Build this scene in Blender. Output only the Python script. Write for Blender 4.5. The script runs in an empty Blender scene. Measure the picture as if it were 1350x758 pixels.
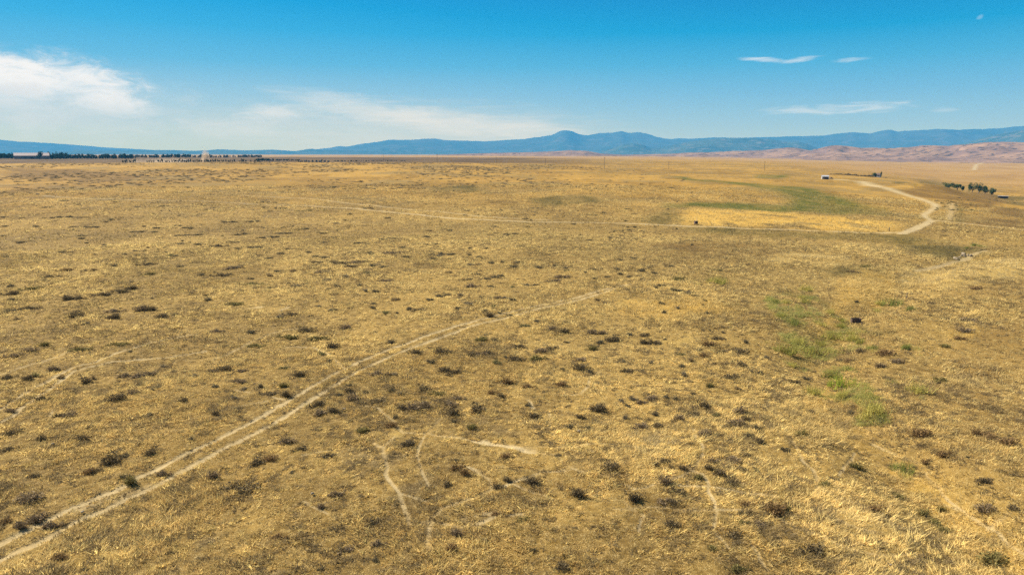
import bpy, math, random
import numpy as np

random.seed(11)
RNG = np.random.default_rng(20240611)
scene = bpy.context.scene
COL = scene.collection
R = math.radians

# ------------------------------------------------------------------ camera model
CAM_H = 24.0
FPX, CX, CY = 900.0, 675.0, 379.0
PITCH = math.atan(176.0 / FPX)
SUN_EL, SUN_AZ = 43.0, -62.0          # azimuth from +Y, negative = towards the left
EXPOSURE = 1.4
SKY_STRENGTH = 0.1
SUN_STRENGTH = 5.0
HAZE_DENSITY = 5.0e-5
HAZE_COL = (.055, .33, .61)
HAZE_GLOW = (.11, .49, .88)
HAZE_TOP, HAZE_SIDE = 1000.0, 27000.0

# ------------------------------------------------------------------ numpy noise
def _hash(ix, iy, seed):
    h = (ix.astype(np.int64) * 374761393 + iy.astype(np.int64) * 668265263 + seed * 1442695041) & 0xFFFFFFFF
    h = ((h ^ (h >> 13)) * 1274126177) & 0xFFFFFFFF
    h = h ^ (h >> 16)
    return (h & 0xFFFFFF).astype(np.float64) / 0xFFFFFF

def vnoise(x, y, seed=0):
    x = np.asarray(x, float); y = np.asarray(y, float)
    ix = np.floor(x); iy = np.floor(y)
    fx = x - ix; fy = y - iy
    ux = fx * fx * fx * (fx * (fx * 6 - 15) + 10); uy = fy * fy * fy * (fy * (fy * 6 - 15) + 10)
    a = _hash(ix, iy, seed); b = _hash(ix + 1, iy, seed)
    c = _hash(ix, iy + 1, seed); d = _hash(ix + 1, iy + 1, seed)
    return (a + (b - a) * ux) * (1 - uy) + (c + (d - c) * ux) * uy

def fbm(x, y, octv=4, seed=0, gain=0.5):
    s = 0.0; a = 1.0; t = 0.0
    for o in range(octv):
        ca, sa = math.cos(0.7 * o + .3), math.sin(0.7 * o + .3)
        s = s + a * vnoise((x * ca - y * sa) * 2 ** o + 17.3 * o, (x * sa + y * ca) * 2 ** o - 9.1 * o, seed + o * 13)
        t += a; a *= gain
    return s / t

def sstep(a, b, x):
    t = np.clip((x - a) / (b - a), 0, 1)
    return t * t * (3 - 2 * t)

# ------------------------------------------------------------------ terrain height
U_KEYS = np.array([-2200, -400, 0, 340, 600, 700, 880, 1000, 1100, 1200, 1280, 1350, 1650, 3600.])
D_KEYS = np.array([1, 120, 235, 350, 500, 620, 720, 900, 1020, 1120, 1300, 1600, 2000, 2600, 4000, 7000, 12000, 30000.])
ZT = np.array([
    # 1   120  235  350  500  620  720  900  1020 1120 1300 1600 2000 2600 4000 7000 12k 30k
    [0.,  0.,  0.,  1.5, 4.5, 6.5, 8.5, 12., 13.2,11.2, 9.5, 11., 12.5,12.5,12., 10., 10., 10.],
    [0.,  0.,  0.,  1.5, 4.5, 6.5, 8.5, 12., 13.2,11.2, 9.5, 11., 12.5,12.5,12., 10., 10., 10.],
    [0.,  0.,  0.,  1.5, 4.5, 6.5, 8.5, 12., 13.2,11.2, 9.5, 11., 12.5,12.5,12., 10., 10., 10.],
    [0.,  0.,  0.,  1.5, 4.5, 6.5, 8.5, 12., 13.2,11.2, 9.5, 10., 11., 11.5,11., 10., 10., 10.],
    [0.,  0.,  0.,  1.0, 3.5, 5.5, 7.5, 10.5,11.4, 9.5, 9.0, 9.,  9.5, 9.5, 9.,  8.,  8.,  8.],
    [0.,  0.,  0.,  0.5, 2.5, 4.0, 5.5, 8.0, 9.5, 9.5, 9.5, 9.5, 9.0, 8.0, 7.,  7.,  7.,  7.],
    [0.,  0.,  0.,  0.5, 1.5, 2.5, 3.2, 3.2, 2.8, 3.0, 4.0, 6.0, 6.0, 4.0, 3.,  3.,  5.,  5.],
    [0.,  0.,  0., -0.5, 0.0, 1.0, 1.0, 1.0, 1.5, 2.0, 3.0, 3.5, 2.0, 0.,  -4., -6., 0.,  5.],
    [0.,  0., -0.5,-1.0,-2.0,-3.0,-4.0,-3.5,-2.0,-2.0,-2.0,-2.5,-5., -8.,-12.,-10., 0.,  5.],
    [0.,  0.,  0., -2.0,-2.5,-2.0,-3.0,-4.0,-6.0,-10.,-16.,-18.,-18.,-18.,-17.,-12.,0.,  5.],
    [0.,  0.2, 0.8,-3.0,-2.5,-7.0,-16.,-22.,-24.,-25.,-26.,-26.,-25.,-23.,-20.,-14.,0.,  5.],
    [0.,  0.4, 1.0,-5.0,-8.0,-17.,-19.,-22.,-24.,-25.,-26.,-26.,-25.,-23.,-20.,-14.,0.,  5.],
    [0.,  0.4, 1.0,-5.0,-9.0,-16.,-19.,-22.,-24.,-25.,-26.,-26.,-25.,-23.,-20.,-14.,0.,  5.],
    [0.,  0.4, 1.0,-5.0,-9.0,-16.,-19.,-22.,-24.,-25.,-26.,-26.,-25.,-23.,-20.,-14.,0.,  5.],
])
AZ_KEYS = np.arctan2(U_KEYS - CX, FPX)
LD0, LD1, NLD, NAZ = 0.0, math.log(30000), 420, 340
AZ0, AZ1 = -1.25, 1.25
def _build_table():
    ld = np.linspace(LD0, LD1, NLD); az = np.linspace(AZ0, AZ1, NAZ)
    lk = np.log(D_KEYS)
    t1 = np.array([np.interp(ld, lk, row) for row in ZT])
    t2 = np.array([np.interp(az, AZ_KEYS, t1[:, j]) for j in range(NLD)]).T     # NAZ x NLD
    def blur(a, sig, ax):
        n = int(sig * 3) + 1
        k = np.exp(-0.5 * (np.arange(-n, n + 1) / sig) ** 2); k /= k.sum()
        p = np.pad(a, [(n, n) if i == ax else (0, 0) for i in range(2)], mode='edge')
        return np.apply_along_axis(lambda v: np.convolve(v, k, 'valid'), ax, p)
    return blur(blur(t2, 6, 0), 1.6, 1)
TAB = _build_table()

GULLY = None          # filled once the flat back-projection is known

BUMPS = []
def base_z(x, y):
    d = np.hypot(x, y); az = np.clip(np.arctan2(x, y), AZ0, AZ1)
    fi = (az - AZ0) / (AZ1 - AZ0) * (NAZ - 1.001); fj = np.clip((np.log(np.maximum(d, 1.0)) - LD0) / (LD1 - LD0), 0, 1) * (NLD - 1.001)
    i = fi.astype(int); j = fj.astype(int); a = fi - i; b = fj - j
    bump = 0.0
    for bx, by, bh, bw in BUMPS: bump = bump + bh * np.exp(-((x - bx) ** 2 + (y - by) ** 2) / (bw * bw))
    z = bump + (TAB[i, j] * (1 - a) + TAB[i + 1, j] * a) * (1 - b) + (TAB[i, j + 1] * (1 - a) + TAB[i + 1, j + 1] * a) * b
    return z

def seg_dist(x, y, pts, reach=None):
    """distance to a polyline, in metres"""
    best = np.full(np.shape(x), 1e9)
    if reach is not None:
        for (ax, ay), (bx, by) in zip(pts[:-1], pts[1:]):
            i = np.nonzero((x > min(ax, bx) - reach) & (x < max(ax, bx) + reach) & (y > min(ay, by) - reach) & (y < max(ay, by) + reach))[0]
            if len(i) == 0: continue
            dx, dy = bx - ax, by - ay; px, py = x[i] - ax, y[i] - ay
            t = np.clip((px * dx + py * dy) / max(dx * dx + dy * dy, 1e-9), 0, 1)
            best[i] = np.minimum(best[i], np.hypot(px - t * dx, py - t * dy))
        return best
    for (ax, ay), (bx, by) in zip(pts[:-1], pts[1:]):
        dx, dy = bx - ax, by - ay
        t = np.clip(((x - ax) * dx + (y - ay) * dy) / max(dx * dx + dy * dy, 1e-9), 0, 1)
        best = np.minimum(best, np.hypot(x - ax - t * dx, y - ay - t * dy))
    return best

def ground_z(x, y):
    x = np.asarray(x, float); y = np.asarray(y, float)
    d = np.hypot(x, y)
    z = base_z(x, y)
    k = sstep(30, 300, d)
    z = z + (fbm(x / 60, y / 60, 3, 5) - 0.5) * (0.8 + 1.0 * k) * sstep(20, 90, d)
    z = z + (fbm(x / 300, y / 300, 3, 8) - 0.5) * 9.0 * sstep(1500, 5000, d)
    near = d < 700
    if np.any(near):
        zz = (fbm(x / 7, y / 7, 3, 3) - 0.5) * 0.45
        z = z + np.where(near, zz, 0)
        if GULLY is not None:
            m = near & (x > 5)
            if np.any(m):
                g = np.zeros(np.shape(x)); g[m] = seg_dist(x[m], y[m], GULLY, 16.0)
                g[~m] = 1e9
                z = z - 1.3 * np.exp(-(g / 4.4) ** 2)
    return z

def ray_dir(u, v):
    u = np.asarray(u, float); v = np.asarray(v, float)
    xc = (u - CX) / FPX; yc = (CY - v) / FPX
    c, s = math.cos(PITCH), math.sin(PITCH)
    return xc, c + yc * s, -s + yc * c

def hit(u, v, dmax=9000.0):
    """world point(s) on the terrain seen at photo pixel u, v"""
    u = np.atleast_1d(np.asarray(u, float)); v = np.atleast_1d(np.asarray(v, float))
    dx, dy, dz = ray_dir(u, v)
    n = np.sqrt(dx * dx + dy * dy); dx, dy, dz = dx / n, dy / n, dz / n       # per horizontal metre
    ts = np.geomspace(28, dmax, 190)
    lo = np.full(u.shape, ts[-1]); hi = np.full(u.shape, ts[-1]); done = np.zeros(u.shape, bool)
    prev = np.full(u.shape, ts[0])
    for t in ts[1:]:
        below = (CAM_H + dz * t) < ground_z(dx * t, dy * t)
        new = below & ~done
        lo[new] = prev[new]; hi[new] = t; done |= new
        prev[:] = t
        if done.all(): break
    for _ in range(14):
        m = 0.5 * (lo + hi)
        b = (CAM_H + dz * m) < ground_z(dx * m, dy * m)
        hi = np.where(b, m, hi); lo = np.where(b, lo, m)
    return dx * hi, dy * hi

def at(u, v):
    x, y = hit(u, v)
    return float(x[0]), float(y[0])

def at_d(u, d):
    """the point d metres out (ground distance) in the direction of photo column u at the horizon"""
    dx, dy, _ = ray_dir(u, 203.0)
    n = math.hypot(float(dx), float(dy))
    return float(dx) / n * d, float(dy) / n * d

def gz(x, y):
    return float(ground_z(np.array([x]), np.array([y]))[0])

def depth_of(x, y, z):
    return y * math.cos(PITCH) - (z - CAM_H) * math.sin(PITCH)

def pts_at(seq):
    u = [p[0] for p in seq]; v = [p[1] for p in seq]
    x, y = hit(u, v)
    return list(zip(x.tolist(), y.tolist()))

for u_, d_, h_, w_ in [(1230, 620, 6.0, 27), (1196, 560, 3.0, 40), (1120, 700, 2.5, 60), (980, 520, 2.5, 70), (730, 420, 2.0, 70), (610, 640, 2.0, 90)]:
    BUMPS.append((*at_d(u_, d_), h_, w_))
GULLY = pts_at([(1420, 830), (1345, 752), (1262, 672), (1190, 606), (1130, 560), (1092, 512), (1078, 460), (1112, 424), (1165, 396), (1205, 366), (1240, 347), (1280, 338)])

# ------------------------------------------------------------------ ground features (photo pixels -> world polylines)
LINES = {'track': [], 'road': [], 'path': []}
def L(kind, seq, w, s=1.0): LINES[kind].append((pts_at(seq), w, s))
# the pair of wheel ruts running away from the near left corner
L('track', [(-60, 742), (0, 717), (60, 687), (100, 667), (160, 642), (215, 613), (270, 586), (300, 573), (350, 546), (385, 524), (410, 510), (440, 493), (470, 478), (500, 465), (540, 451), (590, 433), (630, 422), (680, 409), (730, 399), (790, 383), (832, 374)], 0.34, .82)
L('track', [(-60, 765), (0, 738), (60, 709), (100, 688), (130, 675), (200, 643), (270, 604), (300, 588), (340, 569), (375, 549), (400, 533), (420, 520), (460, 496), (490, 480), (540, 459), (575, 447), (610, 433), (645, 424), (700, 409), (750, 398), (812, 381)], 0.34, .82)
L('track', [(100, 672), (130, 662), (165, 652), (200, 640)], 0.45, .4)
# the fainter ruts higher up at the left edge
L('track', [(-40, 560), (0, 539), (20, 526), (45, 511), (70, 498), (95, 484), (125, 477), (160, 463), (200, 451), (260, 440)], 0.25, .8)
L('track', [(-40, 575), (0, 556), (15, 549), (35, 531), (60, 516), (82, 500), (100, 488), (150, 476), (210, 472), (270, 463)], 0.25, .85)
L('track', [(0, 494), (20, 487), (60, 475), (95, 462)], 0.25, .5)
# narrow trails
P = lambda seq, w=.16, s=.9: L('path', seq, w * .78, s * .95)
P([(478, 535), (495, 537), (512, 548), (525, 560), (532, 570)], .2)
P([(532, 570), (570, 572), (610, 578), (640, 585), (675, 590)], .22)
P([(640, 583), (662, 587), (690, 592), (705, 594)], .5, 1)
P([(505, 588), (508, 604), (508, 622), (514, 636), (525, 650), (529, 666), (542, 689)], .2)
P([(493, 583), (505, 590)], .2)
P([(525, 650), (545, 655), (563, 658)], .18, .8)
P([(567, 720), (567, 700), (567, 685), (582, 669), (604, 661), (626, 654), (648, 645), (668, 641), (677, 636), (707, 624)], .24)
P([(648, 645), (646, 632), (640, 626), (620, 615)], .2, .8)
P([(677, 639), (700, 647), (729, 658)], .16, .7)
P([(542, 689), (567, 688), (600, 692), (630, 690), (650, 680), (640, 674)], .25, .6)
P([(915, 565), (919, 579), (926, 587), (925, 600), (918, 613), (912, 620), (928, 624), (935, 639), (932, 648), (941, 662), (946, 675), (941, 690)], .17)
P([(860, 668), (905, 671), (947, 672), (985, 671)], .17, .85)
P([(895, 640), (930, 640), (958, 645), (1005, 652), (1047, 658), (1083, 671), (1120, 691), (1150, 700)], .2)
P([(1219, 623), (1232, 638), (1252, 660), (1270, 674), (1290, 689), (1318, 704), (1335, 721), (1352, 731)], .17, .75)
P([(1036, 564), (1046, 584), (1058, 605), (1078, 628), (1074, 652)], .2, .7)
P([(1083, 707), (1115, 722), (1157, 732), (1206, 731)], .18, .8)
P([(993, 714), (999, 736), (1010, 752)], .14, .7)
P([(67, 548), (70, 537), (80, 531)], .2, .9)
P([(380, 457), (415, 458), (435, 468), (455, 486)], .3, .7)
P([(310, 514), (345, 520), (382, 527)], .2, .7)
P([(280, 475), (310, 462), (340, 446), (370, 436), (400, 432)], .3, .6)
P([(545, 433), (600, 427), (640, 424)], .3, .35)
P([(735, 520), (765, 519), (775, 510), (776, 498), (790, 490)], .2, .7)
P([(696, 527), (704, 538)], .25, .9)
P([(724, 545), (726, 563)], .2, .6)
P([(820, 660), (832, 670), (850, 680), (840, 700)], .16, .5)
P([(600, 540), (575, 556), (560, 575)], .18, .5)
P([(330, 406), (342, 405)], .7, .9)
P([(370, 409), (380, 405)], .6, .8)
P([(1060, 520), (1075, 516)], .3, .6)
P([(1225, 660), (1245, 664), (1262, 672)], .2, .6)
P([(1303, 700), (1312, 690), (1330, 676)], .2, .6)
P([(735, 620), (752, 614), (800, 616), (830, 630)], .16, .4)
P([(400, 660), (412, 668), (430, 677)], .14, .6)
P([(1150, 585), (1175, 596), (1215, 612)], .2, .5)
P([(940, 398), (990, 402), (1040, 410)], .35, .3)
for q in [[(606, 610), (642, 622), (664, 614)], [(684, 632), (710, 622), (742, 620), (758, 618)], [(742, 610), (758, 620), (800, 627), (812, 631)], [(680, 589), (760, 588), (794, 584), (835, 586)],
          [(608, 682), (640, 677), (690, 676)], [(938, 680), (942, 698), (960, 722)], [(810, 670), (870, 668)], [(930, 552), (962, 546), (985, 540)], [(822, 638), (834, 644), (850, 642), (885, 632), (906, 622), (912, 608)],
          [(1106, 626), (1122, 606), (1128, 598)], [(1080, 666), (1116, 676), (1130, 680), (1170, 683)], [(1100, 736), (1120, 756)], [(520, 575), (505, 590)], [(400, 600), (455, 590), (505, 586)], [(705, 594), (735, 600), (742, 610)],
          [(560, 575), (548, 600), (563, 640)], [(985, 671), (1012, 676), (1040, 690), (1090, 711)], [(1074, 652), (1100, 664)], [(250, 545), (300, 540), (352, 528)], [(180, 560), (215, 556), (280, 548)], [(836, 586), (860, 600), (880, 598)]]:
    P(q, .15, .62)
# dirt roads
L('road', [(60, 258), (150, 263), (240, 265), (330, 269), (400, 271), (470, 275)], 1.3, .45)
L('road', [(400, 271), (470, 275), (560, 284), (620, 289), (700, 293), (800, 294), (880, 297), (960, 300), (1060, 304), (1160, 307.5), (1200, 306)], 1.2, .8)
L('road', [(320, 258), (420, 263), (500, 272), (580, 279), (660, 287), (720, 290)], 1.0, .55)
L('road', [(1186, 308.5), (1205, 300), (1227, 290.5), (1220, 287), (1218.5, 283), (1226, 278), (1234, 273.5), (1232, 269.5), (1222, 265.5), (1209, 261), (1186, 254.5), (1161, 247), (1143, 242), (1111, 237.5), (1096, 236.5)], .7, .9)
L('road', [(1190, 308.5), (1212, 300), (1228, 291)], 1.3, .9)
L('road', [(1226, 290.5), (1240, 291), (1252, 292.5), (1287, 296), (1350, 304), (1450, 319)], .8, .9)
L('road', [(1252, 290), (1253, 280), (1255, 268)], .7, .5)
L('road', [(1208, 357), (1240, 351), (1262, 345), (1280, 337), (1300, 331)], 0.8, .7)
L('road', [(1284, 224), (1287, 217), (1296, 214.5), (1305, 214)], 5., .9)
L('road', [(1315, 219), (1350, 222), (1400, 226)], 4., .5)

def poly(seq): return np.array(pts_at(seq))
GOLD = [poly([(898, 279), (925, 276.5), (1010, 279), (1100, 285), (1150, 289), (1178, 294), (1172, 304), (1160, 306), (1060, 302), (990, 299), (925, 297), (905, 292)])]
GREEN = [poly([(1000, 244), (1050, 246), (1085, 254), (1120, 264), (1152, 274), (1150, 283), (1110, 283), (1060, 279), (1040, 278), (1015, 276), (1030, 262), (1010, 252)]),
         poly([(880, 268), (940, 268), (1010, 269), (1035, 272), (1040, 279), (1000, 278), (930, 274), (885, 273)]),
         poly([(893, 232), (915, 234), (960, 240), (1005, 243), (1010, 249), (960, 243), (905, 237)]),
         poly([(1000, 231), (1022, 229), (1022, 233), (1000, 235)])]
DARK = [poly([(1246.5, 269), (1251, 269), (1251, 290), (1245.5, 290)]),
        poly([(905, 300), (960, 301.5), (1060, 305), (1200, 309), (1232, 318), (1200, 325), (1140, 318), (1050, 312), (960, 312), (925, 308)]),
        poly([(1180, 322), (1250, 322), (1283, 328), (1262, 338), (1215, 336)]),
        poly([(1090, 354), (1140, 352), (1135, 364), (1100, 364)]),
        poly([(1303, 257), (1325, 259), (1360, 258), (1360, 265), (1325, 264.5)]), poly([(1330, 266), (1360, 267), (1360, 272), (1336, 271)]),
        poly([(1165, 240), (1185, 239), (1206, 242), (1208, 245), (1185, 243)]),
        poly([(1212, 236), (1225, 233), (1245, 238), (1242, 242), (1215, 243)]),
        poly([(700, 262), (770, 258), (790, 266), (720, 274)]), poly([(860, 283), (890, 274), (900, 290), (880, 296), (850, 292)]),
        poly([(575, 248), (620, 245), (640, 251), (600, 256)])]
BROWN = [poly([(1255, 292), (1270, 278), (1310, 272), (1360, 278), (1360, 303), (1300, 296)]),
         poly([(1180, 252), (1225, 245), (1273, 249), (1310, 257), (1335, 268), (1300, 274), (1250, 268), (1210, 260)]),
         poly([(1210, 470), (1270, 440), (1360, 430), (1360, 560), (1290, 570), (1230, 530)]),
         poly([(860, 320), (1000, 322), (1010, 336), (900, 345), (850, 335)]),
         poly([(1230, 590), (1262, 592), (1262, 603), (1236, 602)]),
         poly([(1280, 378), (1360, 370), (1360, 392), (1290, 386)]),
         poly([(0, 222), (110, 224), (200, 232), (150, 240), (0, 236)]),
         poly([(0, 247), (34, 247), (40, 253), (0, 254)])]
GOLDEN_BAND = [poly([(1165, 622), (1215, 622), (1250, 668), (1300, 706), (1360, 735), (1360, 775), (1300, 735), (1235, 690)]),
               poly([(1040, 530), (1060, 508), (1085, 515), (1110, 560), (1125, 590), (1085, 580), (1050, 560)]),
               poly([(1105, 370), (1165, 355), (1180, 375), (1150, 405), (1110, 395)]),
               poly([(1120, 385), (1150, 395), (1115, 417), (1085, 440), (1070, 430), (1095, 405)]),
               poly([(1240, 430), (1280, 428), (1275, 440), (1235, 440)]),
               poly([(820, 395), (930, 392), (960, 410), (900, 420), (820, 412)])]
PALE = [poly([(1195, 355), (1270, 348), (1360, 340), (1360, 368), (1290, 372), (1220, 380), (1180, 372)]),
        poly([(505, 572), (535, 568), (530, 580), (517, 585)]), poly([(1000, 332), (1080, 334), (1120, 344), (1060, 346), (980, 344)]),
        poly([(840, 573), (880, 570), (890, 582), (850, 588)]), poly([(1110, 662), (1130, 668), (1165, 690), (1150, 698), (1120, 684)]),
        poly([(880, 448), (930, 444), (960, 455), (900, 458)]), poly([(690, 450), (760, 462), (740, 468)]),
        poly([(1070, 345), (1110, 338), (1130, 345), (1100, 350)])]
GREENISH = [poly([(1010, 385), (1060, 385), (1085, 400), (1080, 430), (1040, 430), (1015, 410)]),
            poly([(1030, 440), (1130, 432), (1170, 455), (1110, 470), (1040, 475)]),
            poly([(1200, 655), (1225, 660), (1245, 675), (1215, 670)])]

def poly_mask(x, y, pg, soft):
    """1 well inside the outline, 0 well outside, soft edge"""
    x0, y0 = pg.min(0) - soft * 2; x1, y1 = pg.max(0) + soft * 2
    out = np.zeros(np.shape(x))
    sel = (x > x0) & (x < x1) & (y > y0) & (y < y1)
    if not np.any(sel): return out
    px, py = x[sel], y[sel]
    ins = np.zeros(px.shape, bool); n = len(pg)
    for i in range(n):
        ax, ay = pg[i]; bx, by = pg[(i + 1) % n]
        cond = ((ay > py) != (by > py)) & (px < (bx - ax) * (py - ay) / (by - ay + 1e-12) + ax)
        ins ^= cond
    dist = seg_dist(px, py, [tuple(p) for p in pg] + [tuple(pg[0])])
    out[sel] = sstep(-soft, soft, np.where(ins, dist, -dist))
    return out

def line_mask(x, y, kind, cell, extra=0.0):
    out = np.zeros(np.shape(x))
    for pts, w, s in LINES[kind]:
        w = w + extra
        a = np.array(pts); mg = w * 3 + 12
        sel = (x > a[:, 0].min() - mg) & (x < a[:, 0].max() + mg) & (y > a[:, 1].min() - mg) & (y < a[:, 1].max() + mg)
        if not np.any(sel): continue
        dd = seg_dist(x[sel], y[sel], pts, mg)
        ce = np.minimum(cell[sel], 14.0); we = np.maximum(w, ce * .42); sf = np.maximum(w * 0.55, ce * 0.42)
        out[sel] = np.maximum(out[sel], s * (1 - sstep(np.maximum(we - sf, 0), we + sf, dd)))
    return out

def masks(x, y, clearance=False):
    """what the ground is made of at x, y"""
    d = np.hypot(x, y)
    cell = d * d / 21600.0 * (1 - .45 * sstep(205, 225, d) * (1 - sstep(600, 640, d)))
    amp = np.clip(d / 120, .12, 9)
    wx = x + (fbm(x / (amp * 4), y / (amp * 4), 3, 21) - .5) * amp * 3.5
    wy = y + (fbm(x / (amp * 4), y / (amp * 4), 3, 22) - .5) * amp * 7
    jx = x + (vnoise(x / 1.3, y / 1.3, 31) - .5) * .28; jy = y + (vnoise(x / 1.3, y / 1.3, 32) - .5) * .28
    m = {}
    m['track'] = line_mask(jx, jy, 'track', cell); m['road'] = line_mask(jx, jy, 'road', cell); m['path'] = line_mask(jx, jy, 'path', cell)
    patchy = .55 + .68 * fbm(x / 1.1, y / 1.1, 3, 41)
    gaps = .5 + .55 * sstep(.36, .58, fbm(x / 2.6, y / 2.6, 2, 44))
    m['dirt'] = np.clip(np.maximum(np.maximum(m['track'] * patchy, m['path'] * patchy * gaps), m['road'] * (.75 + .4 * fbm(x / 5, y / 5, 2, 43))), 0, 1)
    mx = lambda lst, soft: np.max([poly_mask(wx, wy, p, soft) for p in lst], axis=0)
    m['gold'] = np.maximum(mx(GOLD, 8.0) * sstep(.24, .48, fbm(x / 7, y / 16, 3, 57)), 0.55 * mx(GOLDEN_BAND, 2.2))
    m['green'] = np.maximum(mx(GREEN, 9.0) * (.68 + .32 * sstep(.38, .56, fbm(x / 9, y / 20, 4, 58))), .5 * mx(GREENISH, 4.0) * sstep(.42, .62, fbm(x / 3.5, y / 3.5, 3, 47)))
    if clearance: m['clear'] = np.maximum(line_mask(jx, jy, 'path', cell, .11), line_mask(jx, jy, 'track', cell, .04))
    m['dark'] = mx(DARK, 5.0) * (.55 + .45 * sstep(.36, .6, fbm(x / 10, y / 26, 4, 67)))
    m['brown'] = mx(BROWN, 8.0) * (.5 + .5 * sstep(.36, .6, fbm(x / 12, y / 22, 4, 68)))
    m['pale'] = mx(PALE, 2.5) * sstep(.3, .6, fbm(x / 4, y / 8, 3, 59))
    u = CX + FPX * np.tan(np.clip(np.arctan2(x, y), -1.2, 1.2))
    # ploughed dark land past the edge of the plain on the left, paler tan flats far away
    plough = sstep(1085, 1125, d) * (1 - sstep(2600, 3400, d)) * (1 - sstep(640, 830, u + (fbm(d / 150, u / 100, 2, 71) - .5) * 120))
    m['plough'] = plough * (.75 + .4 * fbm(x / 200, y / 200, 3, 61))
    m['far'] = np.maximum(sstep(1500, 3200, d), sstep(880, 1700, d) * sstep(980, 1120, u) * (.35 + .65 * fbm(x / 160, y / 240, 3, 72) * 1.4))
    m['tone'] = np.clip(.5 + 1.5 * (fbm(x / 22, y / 34, 4, 51) - .5) + 1.0 * (fbm(x / 3.2, y / 3.2, 3, 52) - .5) + .9 * (fbm(x / 140, y / 140, 3, 53) - .5), 0, 1)
    m['scrub'] = sstep(.47, .66, fbm(x / 90, y / 120, 4, 81)) * (1 - sstep(560, 900, u))
    return m

# ------------------------------------------------------------------ mesh helpers
def raw_mesh(name, V, F, n):
    """V (k,3), F (m,n) all faces with n corners"""
    me = bpy.data.meshes.new(name)
    V = np.ascontiguousarray(V, np.float32); F = np.ascontiguousarray(F, np.int32)
    me.vertices.add(len(V)); me.vertices.foreach_set('co', V.ravel())
    me.loops.add(F.size); me.loops.foreach_set('vertex_index', F.ravel())
    me.polygons.add(len(F))
    me.polygons.foreach_set('loop_start', np.arange(0, F.size, n, dtype=np.int32))
    me.update(calc_edges=True)
    return me

def color_attr(me, name, data, dom='POINT'):
    a = me.attributes.new(name, 'FLOAT_COLOR', dom)
    a.data.foreach_set('color', np.ascontiguousarray(data, np.float32).ravel())

def link(name, me, mat=None, parent=None, loc=None):
    o = bpy.data.objects.new(name, me)
    if mat is not None and me is not None and len(me.materials) == 0: me.materials.append(mat)
    COL.objects.link(o)
    if parent is not None: o.parent = parent
    if loc is not None: o.location = loc
    return o

def tag(o, label=None, cat=None, group=None, kind=None):
    if label: o['label'] = label
    if cat: o['category'] = cat
    if group: o['group'] = group
    if kind: o['kind'] = kind
    return o

def empty(name, loc, rz=0.0):
    o = bpy.data.objects.new(name, None); COL.objects.link(o)
    o.location = loc; o.rotation_euler = (0, 0, rz); o.empty_display_size = .3
    return o

class MB:
    """collects boxes, prisms and tubes into one mesh"""
    def __init__(s): s.v = []; s.f = []
    def add(s, vs, fs):
        k = len(s.v); s.v += [tuple(map(float, p)) for p in vs]; s.f += [tuple(i + k for i in f) for f in fs]
    def box(s, x0, x1, y0, y1, z0, z1):
        s.add([(x0, y0, z0), (x1, y0, z0), (x1, y1, z0), (x0, y1, z0), (x0, y0, z1), (x1, y0, z1), (x1, y1, z1), (x0, y1, z1)],
              [(0, 3, 2, 1), (4, 5, 6, 7), (0, 1, 5, 4), (1, 2, 6, 5), (2, 3, 7, 6), (3, 0, 4, 7)])
    def tube(s, p0, p1, r0, r1, n=8, cap=True):
        p0 = np.array(p0, float); p1 = np.array(p1, float); d = p1 - p0; d /= np.linalg.norm(d)
        a = np.cross(d, (0, 0, 1) if abs(d[2]) < .9 else (1, 0, 0)); a /= np.linalg.norm(a); b = np.cross(d, a)
        vs = []
        for p, r in ((p0, r0), (p1, r1)):
            for i in range(n):
                t = 2 * math.pi * i / n; vs.append(p + r * (math.cos(t) * a + math.sin(t) * b))
        fs = [(i, (i + 1) % n, n + (i + 1) % n, n + i) for i in range(n)]
        if cap: fs += [tuple(range(n))[::-1], tuple(range(n, 2 * n))]
        s.add(vs, fs)
    def build(s, name, mat, parent=None, loc=None, bevel=0.0):
        me = bpy.data.meshes.new(name); me.from_pydata(s.v, [], s.f); me.update()
        o = link(name, me, mat, parent, loc)
        if bevel:
            b = o.modifiers.new('edge', 'BEVEL'); b.width = bevel; b.segments = 2
        return o

# ------------------------------------------------------------------ material helpers
class NT:
    def __init__(s, tree): s.t = tree; s.n = tree.nodes; s.l = tree.links
    def new(s, typ, **kw):
        x = s.n.new(typ)
        for k, v in kw.items(): setattr(x, k, v)
        return x
    def put(s, sock, val):
        if isinstance(val, bpy.types.NodeSocket): s.l.new(val, sock)
        elif val is not None:
            if isinstance(val, (tuple, list)) and len(val) == 3 and sock.type == 'RGBA': val = (*val, 1)
            sock.default_value = val
    def math(s, op, a, b=None, c=None, clamp=False):
        x = s.new('ShaderNodeMath', operation=op, use_clamp=clamp)
        s.put(x.inputs[0], a); s.put(x.inputs[1], b)
        if c is not None: s.put(x.inputs[2], c)
        return x.outputs[0]
    def mix(s, f, a, b, blend='MIX'):
        x = s.new('ShaderNodeMix', data_type='RGBA', blend_type=blend)
        s.put(x.inputs[0], f); s.put(x.inputs[6], a); s.put(x.inputs[7], b)
        return x.outputs[2]
    def step(s, v, a, b, to0=0.0, to1=1.0):
        x = s.new('ShaderNodeMapRange', interpolation_type='SMOOTHSTEP')
        s.put(x.inputs[0], v); x.inputs[1].default_value = a; x.inputs[2].default_value = b
        x.inputs[3].default_value = to0; x.inputs[4].default_value = to1
        return x.outputs[0]
    def noise(s, vec, scale, detail=3.0, rough=.55, dist=0.0):
        x = s.new('ShaderNodeTexNoise'); s.put(x.inputs['Vector'], vec)
        x.inputs['Scale'].default_value = scale; x.inputs['Detail'].default_value = detail
        x.inputs['Roughness'].default_value = rough; x.inputs['Distortion'].default_value = dist
        return x.outputs[0]

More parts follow.
